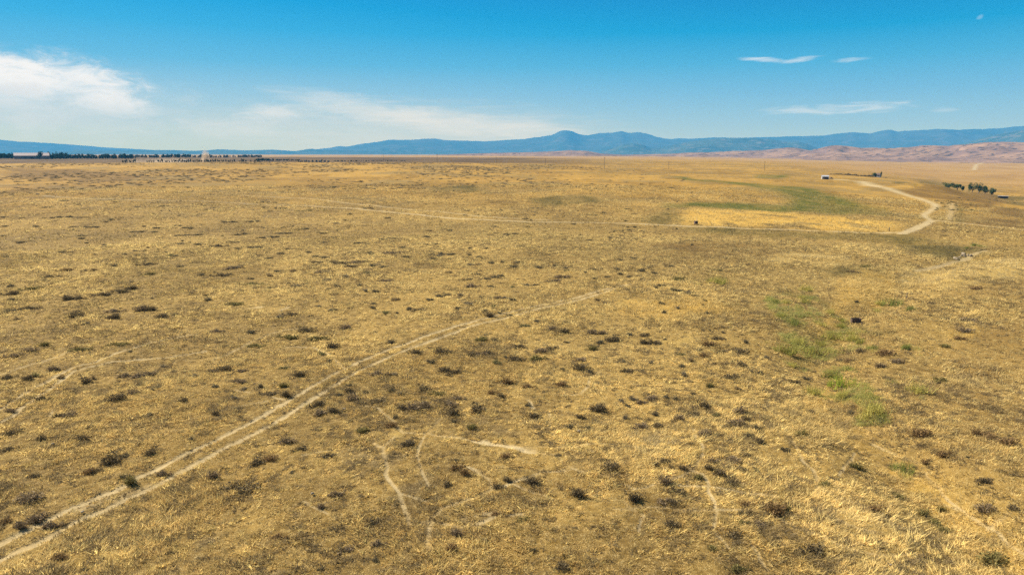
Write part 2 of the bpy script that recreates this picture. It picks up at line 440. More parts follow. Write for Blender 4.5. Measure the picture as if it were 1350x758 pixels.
def new_mat(name):
    m = bpy.data.materials.new(name); m.use_nodes = True
    m.node_tree.nodes.clear()
    t = NT(m.node_tree); out = t.new('ShaderNodeOutputMaterial')
    return m, t, out

def simple_mat(name, col, col2=None, scale=4.0, rough=.8, metal=0.0, transl=0.0, spec=.2, per_object=0.0, coords='Object', lo=.35, hi=.65):
    m, t, out = new_mat(name)
    tc = t.new('ShaderNodeTexCoord')
    c = col
    if col2 is not None:
        n = t.noise(tc.outputs[coords], scale, 4)
        c = t.mix(t.step(n, lo, hi), col, col2)
    if per_object:
        oi = t.new('ShaderNodeObjectInfo')
        hs = t.new('ShaderNodeHueSaturation')
        t.put(hs.inputs['Value'], t.math('MULTIPLY_ADD', oi.outputs['Random'], per_object * 2, 1 - per_object))
        t.put(hs.inputs['Color'], c)
        c = hs.outputs[0]
    b = t.new('ShaderNodeBsdfPrincipled')
    t.put(b.inputs['Base Color'], c); b.inputs['Roughness'].default_value = rough; b.inputs['Metallic'].default_value = metal
    b.inputs['Specular IOR Level'].default_value = spec
    sh = b.outputs[0]
    if transl:
        tr = t.new('ShaderNodeBsdfTranslucent'); t.put(tr.inputs['Color'], c)
        ms = t.new('ShaderNodeMixShader'); ms.inputs[0].default_value = transl
        t.l.new(sh, ms.inputs[1]); t.l.new(tr.outputs[0], ms.inputs[2]); sh = ms.outputs[0]
    t.l.new(sh, out.inputs[0])
    return m

def ground_material():
    m, t, out = new_mat('dry_ground')
    geo = t.new('ShaderNodeNewGeometry'); pos = geo.outputs['Position']
    A = t.new('ShaderNodeAttribute', attribute_name='mask_a'); B = t.new('ShaderNodeAttribute', attribute_name='mask_b'); C = t.new('ShaderNodeAttribute', attribute_name='mask_c')
    def chan(att):
        s = t.new('ShaderNodeSeparateColor'); t.l.new(att.outputs['Color'], s.inputs[0]); return s.outputs[0], s.outputs[1], s.outputs[2], att.outputs['Alpha']
    dirt, gold, green, dark = chan(A); brown, tone, far, pale = chan(B); plough, scrub, cover, _b = chan(C)
    n_fine = t.noise(pos, 5.5, 3, .6)
    n_tuft = t.noise(pos, 1.6, 4, .62)
    n_mid = t.noise(pos, .32, 4, .6)
    n_big = t.noise(pos, .05, 5, .6)
    n_huge = t.noise(pos, .008, 5, .6)
    mixv = t.math('ADD', t.math('MULTIPLY', n_tuft, .5), t.math('ADD', t.math('MULTIPLY', n_mid, .25), t.math('MULTIPLY', tone, .35)))
    c = t.mix(t.step(mixv, .38, .68), (.144, .080, .016), (.286, .162, .032))
    c = t.mix(t.math('MULTIPLY', t.step(n_big, .45, .62), .65), c, (.243, .135, .025))
    c = t.mix(t.math('MULTIPLY', t.step(n_huge, .48, .6), .55), c, (.183, .108, .022))
    n_str = t.noise(pos, .016, 6, .66)
    c = t.mix(t.math('MULTIPLY', t.math('MULTIPLY', t.step(n_str, .5, .58), cover), .5), c, (.146, .101, .036))
    # dead dark clumps and litter
    c = t.mix(t.math('MULTIPLY', t.step(n_tuft, .56, .7), .62), c, (.090, .056, .013))
    c = t.mix(t.math('MULTIPLY', t.step(n_mid, .57, .72), .5), c, (.111, .071, .019))
    sc = t.math('MULTIPLY', t.step(t.noise(pos, .11, 6, .68), .5, .6), scrub)
    c = t.mix(t.math('MULTIPLY', sc, .7), c, (.102, .064, .022))
    # soil and old thatch where real blades stand; the blades' own straw colour where they are too far to be built
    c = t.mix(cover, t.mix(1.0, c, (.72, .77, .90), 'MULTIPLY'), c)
    n_lit = t.noise(pos, 13.0, 2, .6)
    c = t.mix(t.math('MULTIPLY', t.math('MULTIPLY', t.step(n_lit, .52, .66), t.step(n_tuft, .35, .6)), t.math('MULTIPLY_ADD', cover, -.6, .6)), c, (.46, .345, .15))
    c = t.mix(t.math('MULTIPLY', t.math('MULTIPLY', t.step(n_lit, .45, .34), .45), t.math('SUBTRACT', 1.0, cover)), c, (.10, .076, .04))
    c = t.mix(t.math('MULTIPLY', pale, .6), c, t.mix(n_tuft, (.255, .164, .040), (.375, .251, .067)))
    c = t.mix(t.math('MULTIPLY', brown, .9), c, t.mix(n_mid, (.087, .047, .012), (.149, .086, .022)))
    gcol = t.mix(t.step(n_mid, .4, .6), (.068, .066, .011), (.103, .087, .013))
    gcol = t.mix(t.math('MULTIPLY', t.step(t.noise(pos, .09, 4, .6), .42, .6), .8), gcol, (.040, .051, .008))
    c = t.mix(t.math('MULTIPLY', green, .9), c, gcol)
    c = t.mix(t.math('MULTIPLY', gold, .72), c, t.mix(t.step(n_big, .35, .65), (.367, .205, .033), (.427, .254, .046)))
    c = t.mix(t.math('MULTIPLY', dark, .9), c, t.mix(t.step(n_mid, .35, .65), (.072, .051, .012), (.115, .079, .019)))
    c = t.mix(t.math('MULTIPLY', far, .8), c, t.mix(t.step(n_huge, .42, .6), (.230, .126, .040), (.298, .170, .054)))
    c = t.mix(plough, c, t.mix(t.step(n_huge, .4, .6), (.059, .034, .012), (.098, .057, .020)))
    c = t.mix(t.math('MULTIPLY', dirt, .9), c, t.mix(n_fine, (.275, .200, .092), (.375, .285, .140)))
    b = t.new('ShaderNodeBsdfPrincipled'); t.put(b.inputs['Base Color'], c)
    b.inputs['Roughness'].default_value = .95; b.inputs['Specular IOR Level'].default_value = .05
    bp = t.new('ShaderNodeBump'); bp.inputs['Strength'].default_value = .7; bp.inputs['Distance'].default_value = .22
    t.put(bp.inputs['Height'], t.math('ADD', n_tuft, t.math('MULTIPLY', n_fine, .4)))
    t.l.new(bp.outputs[0], b.inputs['Normal'])
    t.l.new(b.outputs[0], out.inputs[0])
    return m

M_GROUND = ground_material()

# ------------------------------------------------------------------ ground sheet
def build_ground():
    az_f = np.arctan(np.linspace(math.tan(R(-40)), math.tan(R(40)), 1400))
    side = np.concatenate([R(40) + R(16) * np.linspace(0, 1, 70)[1:], R(56) + (math.pi - R(56)) * np.linspace(0, 1, 30)[1:] ** 1.4])
    az = np.concatenate([-side[::-1], az_f, side])
    r = np.concatenate([np.geomspace(.02, 27, 14), 1.0 / np.concatenate([np.linspace(1 / 28., 1 / 215., 640)[:-1], np.linspace(1 / 215., 1 / 620., 230)[:-1], np.linspace(1 / 620., 1 / 1400., 48)]), np.geomspace(1400, 26500, 150)[1:]])
    AZ, RR = np.meshgrid(az, r)                     # rows: distance
    X = (RR * np.sin(AZ)).ravel(); Y = (RR * np.cos(AZ)).ravel()
    Z = ground_z(X, Y)
    m = masks(X, Y)
    near = np.hypot(X, Y) < 260
    Z = Z + np.where(near, (fbm(X / .9, Y / .9, 2, 91) - .5) * .16, 0) - .10 * np.maximum(m['track'], m['path'] * .6)
    nr, na = len(r), len(az)
    idx = np.arange(nr * na).reshape(nr, na)
    F = np.stack([idx[:-1, :-1], idx[1:, :-1], idx[1:, 1:], idx[:-1, 1:]], -1).reshape(-1, 4)[:, ::-1]
    V = np.stack([X, Y, Z], -1)
    A = np.stack([m['dirt'], m['gold'], m['green'], m['dark']], -1)
    B = np.stack([m['brown'], m['tone'], m['far'], m['pale']], -1)
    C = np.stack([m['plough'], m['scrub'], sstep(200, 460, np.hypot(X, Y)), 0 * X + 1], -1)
    fm = lambda k: m[k][F].mean(1)
    road = fm('road') > .5; track = (fm('track') > .45) & ~road; path = (fm('path') > .45) & ~road & ~track
    field = (m['gold'][F].mean(1) > .6) & ~road & ~track & ~path
    rest = ~(road | track | path | field)
    for name, sel in (('ground', rest), ('dirt_road', road), ('wheel_track', track), ('footpath', path), ('dry_field', field)):
        Fs = F[sel]; used, inv = np.unique(Fs, return_inverse=True)
        me = raw_mesh(name, V[used], inv.reshape(-1, 4), 4)
        for nm, dat in (('mask_a', A), ('mask_b', B), ('mask_c', C)): color_attr(me, nm, dat[used])
        me.polygons.foreach_set('use_smooth', np.ones(len(Fs), bool))
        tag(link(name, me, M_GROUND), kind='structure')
build_ground()

# ------------------------------------------------------------------ dry grass: real blades, nobody could count them
def grass_material():
    m, t, out = new_mat('dry_grass')
    at_ = t.new('ShaderNodeAttribute', attribute_name='tint')
    d = t.new('ShaderNodeBsdfDiffuse'); t.l.new(at_.outputs['Color'], d.inputs[0])
    tr = t.new('ShaderNodeBsdfTranslucent'); t.l.new(at_.outputs['Color'], tr.inputs[0])
    ms = t.new('ShaderNodeMixShader'); ms.inputs[0].default_value = .48
    t.l.new(d.outputs[0], ms.inputs[1]); t.l.new(tr.outputs[0], ms.inputs[2]); t.l.new(ms.outputs[0], out.inputs[0])
    return m
M_GRASS = grass_material()

def scatter(n, d0, d1, half=R(53)):
    d = np.sqrt(RNG.uniform(d0 * d0, d1 * d1, n)); a = RNG.uniform(-half, half, n)
    return d * np.sin(a), d * np.cos(a)

def lerp3(a, b, t): return a[None, :] * (1 - t[:, None]) + b[None, :] * t[:, None]

def grass_zone(name, n, d0, d1, blades, size, width, shade=1.0):
    x, y = scatter(n, d0, d1)
    thin = RNG.uniform(0, 1, n) < 1 - .8 * sstep(R(41), R(51), np.abs(np.arctan2(x, y)))     # sparser well outside the view
    x, y = x[thin], y[thin]; n = len(x)
    m = masks(x, y, True)
    clump = fbm(x / 1.1, y / 1.1, 3, 101)
    keep = (m['dirt'] < RNG.uniform(.12, .5, n)) & (m['clear'] < RNG.uniform(.3, .95, n)) & (RNG.uniform(0, 1, n) < .55 + .8 * sstep(.3, .62, clump))
    x, y = x[keep], y[keep]; m = {k: v[keep] for k, v in m.items()}; clump = clump[keep]
    n = len(x); z = ground_z(x, y) - .03
    straw = np.array([.69, .50, .180]); tan = np.array([.455, .305, .102]); olive = np.array([.30, .265, .085]); dead = np.array([.16, .115, .052])
    gold = np.array([.57, .405, .135]); green = np.array([.14, .152, .036]); brown = np.array([.22, .15, .064]); pale = np.array([.68, .535, .245])
    t = sstep(.18, .82, m['tone'] + RNG.normal(0, .20, n))
    c = lerp3(tan, straw, t)
    c = c * (1 - .45 * (RNG.uniform(0, 1, n) < .3)[:, None]) + .45 * (RNG.uniform(0, 1, n) < .3)[:, None] * olive
    deadp = sstep(.49, .60, fbm(x / .7, y / .7, 3, 131)) * .72 + sstep(.5, .68, fbm(x / 9, y / 13, 3, 133)) * .25
    c = np.where((RNG.uniform(0, 1, n) < .05 + deadp)[:, None], dead * RNG.uniform(.8, 1.6, n)[:, None], c)
    def to(c, col, w):
        return c * (1 - w[:, None]) + col * w[:, None]
    c = to(c, pale, .4 * m['pale']); c = to(c, brown, .8 * m['brown']); c = to(c, green, .95 * m['green'] * RNG.uniform(.55, 1, n)); c = to(c, gold, .85 * np.clip(m['gold'] * 1.2, 0, 1)); c = to(c, np.array([.155, .125, .052]), .88 * m['dark'])
    c = c * RNG.uniform(.8, 1.2, n)[:, None] * shade
    sz = size * RNG.lognormal(0, .36, n) * (.7 + .6 * clump) * (.68 + .75 * sstep(.35, .65, fbm(x / 7, y / 7, 3, 141))) * (1 + .35 * m['gold'])
    # blades
    k = blades; N = n * k
    X = np.repeat(x, k); Y = np.repeat(y, k); Z = np.repeat(z, k); S = np.repeat(sz, k)
    pa = RNG.uniform(0, 2 * np.pi, N); rad = S * .55 * np.sqrt(RNG.uniform(0, 1, N))
    bx = X + rad * np.cos(pa); by = Y + rad * np.sin(pa)
    th = pa + RNG.normal(0, .9, N); lean = S * RNG.uniform(.15, 1.15, N); h = S * RNG.uniform(.22, .8, N)
    w = width * RNG.uniform(.6, 1.4, N)
    ph = RNG.uniform(0, np.pi, N); wx = np.cos(ph) * w; wy = np.sin(ph) * w
    comb = np.repeat(fbm(x / 14, y / 14, 3, 151) * 9.0, k); tipx = bx + lean * np.cos(th) + .3 * S * np.cos(comb); tipy = by + lean * np.sin(th) + .3 * S * np.sin(comb)
    V = np.empty((N, 3, 3))
    V[:, 0] = np.stack([bx - wx, by - wy, Z], -1); V[:, 1] = np.stack([bx + wx, by + wy, Z], -1); V[:, 2] = np.stack([tipx, tipy, Z + h], -1)
    F = np.arange(N * 3).reshape(-1, 3)
    me = raw_mesh(name, V.reshape(-1, 3), F, 3)
    cc = np.repeat(np.repeat(c, k, 0) * RNG.uniform(.85, 1.15, N)[:, None], 3, 0)
    color_attr(me, 'tint', np.concatenate([cc, np.ones((len(cc), 1))], 1))
    o = link(name, me, M_GRASS); tag(o, kind='stuff')
    return o
g = grass_zone('dry_grass', 168000, 22, 85, 12, .235, .026, 1.12); tag(g, 'matted straw coloured dry grass covering the near plain', 'grass')
g = grass_zone('dry_grass', 268000, 85, 210, 8, .31, .040, .99); tag(g, 'straw coloured dry grass covering the middle of the plain', 'grass')
g = grass_zone('dry_grass', 166000, 210, 480, 5, .40, .085, .89); tag(g, 'thin golden dry grass covering the far plain', 'grass')


# ------------------------------------------------------------------ shrubs
# photo column, row of the foot/centre, width in photo pixels, look: d dark, g grey, b brown, o olive, n green
SHRUBS_RAW = """37 660 31 g;29 696 20 g;48 686 26 g;66 694 20 g;8 690 14 b;226 729 14 d;137 708 9 d;111 751 12 d;88 757 12 o;80 735 18 b
317 645 44 d;443 652 18 g;425 670 14 g;465 660 12 g;492 689 18 d;366 708 18 b;456 726 18 g;495 740 12 d;422 751 10 d;362 747 8 d;403 738 8 g;345 675 8 d;498 717 16 g
597 659 12 o;617 650 10 g;760 654 24 d;688 685 16 o;668 679 12 o;653 678 14 b;603 705 20 g;617 700 8 d;727 702 8 d;594 724 18 b;702 725 10 d;740 748 20 d;674 751 8 d
839 660 22 d;874 661 20 g;887 664 16 d;893 650 20 d;880 638 20 g;886 692 18 d;844 704 8 d;976 678 11 d;980 689 16 o;1002 693 14 g;1016 690 9 d;968 707 24 d;1074 728 28 d;895 733 8 d;938 724 14 o;972 751 20 o;935 667 9 b;982 665 16 b;1020 675 26 b;1035 673 16 o
1185 657 18 o;1215 679 22 o;1231 690 16 o;1243 700 18 o;1242 673 14 o;1150 675 24 b;1129 655 7 d;1300 674 20 g;1335 670 14 d;1310 742 30 o;1272 712 18 b
16 572 16 d;27 567 10 d;78 549 14 d;92 549 16 g;84 567 10 g;91 571 12 g;119 564 10 d;107 580 22 d;55 580 14 d;11 593 16 d;147 610 27 d;164 601 12 d;118 623 16 b;129 622 14 d;45 629 14 d;252 580 10 d;198 599 14 d;195 609 10 g;208 609 8 g;214 625 16 g;172 638 22 o;161 629 9 d;187 568 12 b;196 548 10 g
285 548 14 d;379 583 18 g;398 593 18 d;433 601 16 d;340 612 24 d;356 607 16 b;385 623 10 d;421 535 20 d;441 544 15 d;422 546 16 g;478 569 18 o;522 551 11 d;532 540 18 d;538 586 22 d;516 563 16 b;280 630 18 g
548 538 22 g;562 538 20 g;596 535 20 g;560 546 9 d;597 548 18 d;598 557 12 d;630 542 22 d;642 569 11 o;622 564 14 o;696 535 10 d;703 550 18 d;788 540 24 d;767 552 16 d;750 563 12 d;774 564 10 d;601 607 10 d;736 601 11 d;706 613 9 b;600 618 18 b;614 626 16 b;590 640 14 d;670 635 14 d;657 643 15 d;700 637 24 d;806 619 22 d;666 602 14 b
846 563 22 g;866 562 16 d;863 547 12 d;823 552 12 g;896 553 16 g;917 547 14 d;930 538 18 d;914 539 14 g;944 548 12 o;976 545 18 g;984 555 14 d;972 560 20 g;997 565 13 d;930 573 16 g;946 574 12 d;989 575 13 d;1000 583 14 d;1034 594 13 d;1020 575 8 b;876 608 18 d;863 613 12 d;902 619 16 d;940 609 15 g;936 619 14 d;947 625 18 d;964 638 19 d;966 607 20 g;984 601 15 d;996 607 10 d;980 621 17 d;997 620 10 d;920 631 16 o;821 636 8 d;836 585 10 g;908 595 12 b;1058 574 18 o;1048 630 8 g;1070 544 12 b
1097 543 11 d;1120 545 12 d;1162 556 13 o;1276 603 9 d;1300 635 16 d;1290 630 12 g;1330 586 22 b;1290 573 18 b;1306 577 18 b;1130 618 20 o;1245 600 20 b;1220 609 14 b;1215 575 22 b;1088 640 14 o
72 488 18 g;80 498 10 b;114 505 16 d;123 499 10 b;105 462 22 o;156 455 22 o;171 464 9 d;165 496 20 g;182 497 20 g;198 495 18 g;154 528 20 d;176 519 14 g;207 512 13 d;241 528 14 d;258 496 12 g;40 463 20 g;20 470 16 g;58 456 14 o;10 499 16 d;37 500 14 d;48 496 12 o;55 527 16 d;13 543 14 g;127 512 5 d;216 484 10 g
332 439 12 d;338 456 22 o;285 437 14 g;403 436 18 d;418 447 22 o;382 446 22 o;438 458 14 d;455 433 14 g;515 452 13 d;295 488 20 d;279 490 14 g;318 490 16 g;315 504 18 g;283 510 12 d;344 510 12 d;322 513 10 g;356 520 20 d;378 523 16 d;394 496 18 d;374 486 12 o;375 510 14 o;308 525 12 g;434 477 10 d;425 468 12 o;497 494 20 g;460 509 12 d;462 518 16 d;447 522 10 d;482 518 10 d;465 527 18 g;500 530 28 d;516 516 10 d;528 520 12 g;520 495 10 g
548 466 18 d;583 465 18 d;568 478 13 d;585 489 18 d;602 492 18 d;622 468 16 d;636 468 14 g;646 467 14 d;655 479 12 o;640 442 8 d;651 449 10 d;634 449 18 o;684 458 14 d;712 464 18 g;727 460 16 d;680 474 20 d;706 474 20 o;667 471 8 d;743 438 16 d;727 435 14 g;780 440 14 g;792 440 14 g;805 449 16 d;791 453 12 d;747 452 9 d;780 461 16 o;766 475 18 g;763 486 20 d;778 492 12 d;741 487 7 d;559 514 22 d;576 521 20 o;602 527 16 g;614 527 6 d;660 523 14 d;650 519 14 b;740 508 14 b;695 510 16 b;670 505 16 b
829 441 10 d;849 443 14 d;812 449 14 d;850 453 14 d;863 453 14 d;877 448 8 d;946 447 15 d;953 439 8 d;983 452 11 d;936 436 5 d;927 436 5 d;921 462 12 g;933 455 18 b;951 464 16 d;974 465 20 d;929 471 14 b;899 468 10 o;911 476 12 b;899 484 10 d;978 482 15 d;965 477 7 d;901 495 12 g;890 500 9 b;827 490 14 d;859 479 9 g;823 478 9 g;941 480 8 b;953 481 10 b;992 492 9 d;1002 493 12 d;963 498 18 d;937 510 14 o;972 513 12 b;914 520 8 d;1010 471 9 g;860 526 14 g;877 525 12 d;892 528 12 d;828 536 10 d;846 531 14 g;835 527 12 g;1064 501 12 d;1048 505 14 d;1060 486 8 d;820 529 12 g
1107 476 8 d;1135 464 14 d;1165 467 22 b;1183 478 16 g;1120 476 18 b;1162 484 18 g;1122 523 12 b;1270 437 18 g;1240 503 16 o;1143 509 8 o;1245 457 14 o;1265 447 14 b;1152 526 11 o
88 357 16 b;112 357 12 b;122 357 12 b;64 366 15 d;43 382 18 o;14 378 10 d;18 388 16 d;15 396 12 d;90 395 14 d;104 394 14 d;138 389 18 d;158 385 18 d;173 381 14 d;39 407 18 d;22 409 12 d;12 411 12 d;101 418 14 d;149 411 18 g;150 419 16 d;115 427 10 d;186 410 14 g;199 409 14 d;213 419 14 d;232 416 10 d;134 372 8 b;198 349 14 d;199 362 14 o;182 350 10 b;151 351 8 d;22 421 10 b;265 363 12 d;238 352 12 d;228 338 14 d;252 387 10 b;8 339 10 d;57 339 10 b
305 354 16 g;314 353 12 g;294 364 20 d;365 358 12 d;386 358 12 b;355 364 10 b;330 368 10 d;417 339 12 d;428 340 12 d;416 346 14 d;425 359 18 g;441 347 14 d;453 348 16 d;466 347 16 g;478 346 16 d;462 352 14 d;492 351 14 d;506 352 14 d;355 341 14 d;371 335 10 d;432 369 14 g;455 365 12 g;390 378 14 g;380 374 10 b;400 375 10 b;445 378 8 d;434 381 6 d;473 377 11 d;495 385 10 d;482 384 10 g;508 371 16 g;490 336 12 d;520 334 18 g;535 339 12 d;275 396 14 d;308 402 18 o;385 416 16 d;370 419 14 g;438 409 12 d;409 417 7 d;492 401 9 d;491 407 8 d;508 413 12 o;523 413 6 d;538 409 8 d;355 380 10 d;332 375 16 o;420 404 8 g;522 396 12 b;483 360 10 o
552 409 18 d;540 407 10 d;567 396 10 d;580 391 12 d;590 389 10 d;608 390 12 g;617 401 14 g;603 407 8 d;655 393 12 b;665 393 12 g;635 392 10 d;676 396 10 d;645 417 16 d;639 411 9 d;658 413 8 d;673 416 8 d;650 404 8 o;692 430 14 o;707 424 10 d;621 378 16 g;642 368 12 d;653 366 12 d;660 364 12 d;647 378 12 d;629 362 12 d;619 369 12 d;676 379 8 o;695 376 12 g;706 376 9 d;733 371 16 g;740 366 16 g;620 349 12 g;631 349 12 b;647 347 10 d;632 340 8 d;618 337 8 d;676 352 16 d;680 348 10 b;711 353 12 d;732 351 8 d;580 337 14 g;594 336 14 d;570 342 12 d;592 360 10 b;557 359 8 g;783 356 8 d;747 357 8 o;772 360 6 d;785 368 8 d;800 366 8 d;745 354 8 d;788 396 8 b;797 400 8 b
815 356 10 d;830 365 12 d;845 358 10 d;864 361 10 d;885 352 10 d;818 362 8 d;872 377 12 d;865 380 8 d;888 383 10 d;897 384 10 d;906 387 10 g;915 390 12 d;846 385 5 d;872 401 9 d;893 407 9 g;875 413 10 d;930 397 7 d;927 403 6 d;933 414 9 d;953 399 8 b;846 421 7 b;834 341 12 d;818 344 7 d;893 369 16 o;945 357 14 o
1120 359 12 b;1131 360 12 b;1140 352 16 o;1205 351 14 b;1128 398 8 d;1285 381 18 b;1275 422 16 g;1227 401 14 b
85 265 12 d;103 270 8 d;62 274 12 d;5 287 8 d;29 288 7 d;64 288 14 d;77 287 14 d;92 286 14 d;103 287 12 g;112 287 10 d;147 290 12 d;140 293 10 b;6 299 8 d;48 299 12 d;97 299 9 d;113 300 12 d;125 300 14 d;207 301 10 d;204 306 10 d;176 306 12 d;186 306 12 d;190 299 8 b;232 298 14 d;249 301 16 d;235 311 12 d;246 310 12 d;262 310 12 d;238 322 10 g;262 323 14 d;27 320 12 d;5 312 8 d;107 311 12 d;107 315 10 d;114 321 6 d;137 323 9 d;82 333 12 d;93 333 10 b;225 337 10 o;178 331 8 g;165 336 6 d;217 272 10 d;153 267 8 d;181 273 8 d
354 267 18 g;349 274 9 d;370 275 18 d;400 278 20 o;369 308 14 d;380 308 14 d;394 303 12 d;403 302 12 d;425 308 14 d;296 293 12 d;306 293 12 d;330 293 12 d;340 292 12 d;312 310 12 d;323 309 12 d;346 314 12 d;357 313 12 d;365 313 8 d;440 313 14 d;427 320 10 d;308 320 14 d;287 325 16 d;331 327 12 d;341 327 12 d;313 328 10 d;372 335 8 d;378 329 8 d;407 333 12 d;475 321 20 d;505 316 12 d;516 315 12 d;530 327 10 d;515 334 16 g;487 334 12 d;486 275 16 d;460 283 10 d;442 295 10 g;512 288 10 d;455 291 7 d
563 323 12 d;575 322 12 d;562 313 12 d;592 304 10 d;565 305 12 b;568 336 12 d;582 335 12 d;653 299 12 d;669 310 12 d;679 309 12 d;616 278 8 d;612 284 6 d;661 278 5 d;693 289 12 d;680 284 5 d;705 275 12 g;688 326 6 d;620 328 8 d;641 328 7 d;631 339 8 d;662 346 5 d;682 346 14 d;805 314 10 d;778 317 10 d;743 316 6 d;757 296 8 d;795 281 8 d;786 284 6 d
825 292 7 d;830 304 10 d;836 300 6 d;825 276 10 d;880 276 6 d;836 282 9 d"""
GREEN_RAW = """1155 545 26 light green feathery;1140 553 16 pale green;1190 620 20 dark green;1034 465 26 dull green;1071 467 20 dull green;1046 484 10 pale green;1068 518 18 light green
1092 498 20 dark green;1108 510 24 bright green;1206 517 24 pale yellow-green;1152 526 12 grey-green;1112 524 16 pale green;1196 460 12 dark green;1095 447 18 dull green;1125 449 16 grey-green;1135 453 12 dull green;1150 460 10 dark green;1092 464 12 grey-green
945 373 18 olive green;1020 400 11 dark green;1035 400 11 grey-green;1060 383 14 grey-green;1058 394 9 light green;1030 419 12 olive green;1044 427 13 dark green;1175 403 20 dark green;1201 409 10 dark green;1157 411 8 pale green;1095 414 11 grey-green;1107 423 9 olive green;1082 429 10 grey-green
1285 324 6 dark green;1293 325 3 dark green;1275 328 5 dark green;1062 400 12 dull green;1078 455 14 dull green;1160 402 10 light green;1110 432 12 dull green;1120 441 10 pale green;1050 452 14 pale green"""

def shrub_mesh(name, rng, kind, n_twig, n_leaf, squash):
    """a rounded tangle about 1 m across and 0.6 m high: thin crossing twigs and small leaves through its volume"""
    V = []; F = []; T = []
    lumps = [(rng.normal(0, .2), rng.normal(0, .2), rng.uniform(.1, .26), rng.uniform(.18, .32)) for _ in range(6 if kind != 'mat' else 10)]
    if kind == 'mat': lumps = [(rng.normal(0, .28), rng.normal(0, .24), rng.uniform(.06, .16), rng.uniform(.14, .24)) for _ in range(10)]
    def add(ps, tone):
        k = len(V); V.extend(ps); F.append((k, k + 1, k + 2)); T.append(tone)
    for i in range(n_twig):
        lx, ly, lz, lr = lumps[rng.integers(len(lumps))]
        d = rng.normal(0, 1, 3); d[2] = abs(d[2]) * .8 + .15; d /= np.linalg.norm(d)
        tip = np.array([lx, ly, lz * squash]) + d * lr * rng.uniform(.8, 1.35) * np.array([1, 1, squash])
        root = np.array([lx * .5 + rng.normal(0, .05), ly * .5 + rng.normal(0, .05), 0.0])
        side = np.cross(tip - root, rng.normal(0, 1, 3)); side = side / (np.linalg.norm(side) + 1e-6) * .013
        add([root - side, root + side, tip], rng.uniform(.7, 1.3) * (1.5 if rng.uniform() < .25 else 1.0))
    for i in range(n_leaf):
        lx, ly, lz, lr = lumps[rng.integers(len(lumps))]
        d = rng.normal(0, 1, 3); d /= np.linalg.norm(d)
        p = np.array([lx, ly, lz * squash]) + d * lr * rng.uniform(.35, 1.08) ** .6 * np.array([1, 1, squash])
        if p[2] < .015: p[2] = rng.uniform(.0, .06)
        a = rng.normal(0, 1, 3); a /= np.linalg.norm(a); b = np.cross(a, rng.normal(0, 1, 3)); b /= np.linalg.norm(b)
        s = rng.uniform(.025, .06)
        add([p - a * s * 1.6, p + b * s, p + a * s * 1.3 - b * s * .4], rng.uniform(.6, 1.35))
    V = np.array(V); F = np.array(F)
    me = raw_mesh(name, V, F, 3)
    t = np.repeat(np.array(T), 3)
    color_attr(me, 'tint', np.stack([t, t, t, np.ones_like(t)], -1))
    return me

def weed_mesh(name, rng, n):
    """an airy green weed: thin stalks standing and leaning out of several roots, with a few small leaves"""
    V = []; T = []
    roots = rng.normal(0, .2, (9, 2))
    for i in range(n):
        rx, ry = roots[rng.integers(9)] + rng.normal(0, .05, 2); a = rng.uniform(0, 6.28); ln = rng.uniform(.03, .3); h = rng.uniform(.15, .62)
        w = rng.uniform(.008, .018); b = rng.uniform(0, 3.14); q = np.array([math.cos(b) * w, math.sin(b) * w, 0])
        root = np.array([rx, ry, 0]); tip = np.array([rx + math.cos(a) * ln, ry + math.sin(a) * ln, h])
        V += [root - q, root + q, tip]; T += [rng.uniform(.7, 1.3)] * 3
        for k in range(2):
            p = root + (tip - root) * rng.uniform(.4, 1.0); d = rng.normal(0, 1, 3); d /= np.linalg.norm(d); e = np.cross(d, rng.normal(0, 1, 3)); e /= np.linalg.norm(e); sz = rng.uniform(.025, .06)
            V += [p, p + d * sz + e * sz * .4, p + d * sz * 1.6]; T += [rng.uniform(.7, 1.3)] * 3
    me = raw_mesh(name, np.array(V), np.arange(len(V)).reshape(-1, 3), 3)
    T = np.array(T); color_attr(me, 'tint', np.stack([T, T, T, np.ones_like(T)], -1))
    return me

def shrub_mat(name, col, col2, transl=.2):
    m, t, out = new_mat(name)
    at_ = t.new('ShaderNodeAttribute', attribute_name='tint'); oi = t.new('ShaderNodeObjectInfo')
    c = t.mix(oi.outputs['Random'], col, col2)
    c = t.mix(1.0, c, at_.outputs['Color'], 'MULTIPLY')
    d = t.new('ShaderNodeBsdfDiffuse'); t.put(d.inputs[0], c)
    tr = t.new('ShaderNodeBsdfTranslucent'); t.put(tr.inputs[0], c)
    ms = t.new('ShaderNodeMixShader'); ms.inputs[0].default_value = transl
    t.l.new(d.outputs[0], ms.inputs[1]); t.l.new(tr.outputs[0], ms.inputs[2]); t.l.new(ms.outputs[0], out.inputs[0])
    return m
SM = {'d': shrub_mat('dark_shrub_twigs', (.104, .076, .038), (.140, .101, .048)),
      'g': shrub_mat('grey_shrub_twigs', (.162, .113, .060), (.211, .149, .078)),
      'b': shrub_mat('brown_shrub_twigs', (.166, .101, .040), (.205, .126, .052)),
      'o': shrub_mat('olive_shrub_leaves', (.134, .109, .033), (.166, .131, .043)),
      'n': shrub_mat('green_leaves', (.260, .240, .050), (.305, .266, .058), .35),
      'k': shrub_mat('dark_green_leaves', (.159, .176, .040), (.199, .196, .045), .35),
      'p': shrub_mat('pale_green_leaves', (.380, .324, .072), (.441, .358, .090), .35),
      'v': shrub_mat('bright_green_leaves', (.230, .272, .031), (.260, .292, .036), .35)}
rg = np.random.default_rng(5)
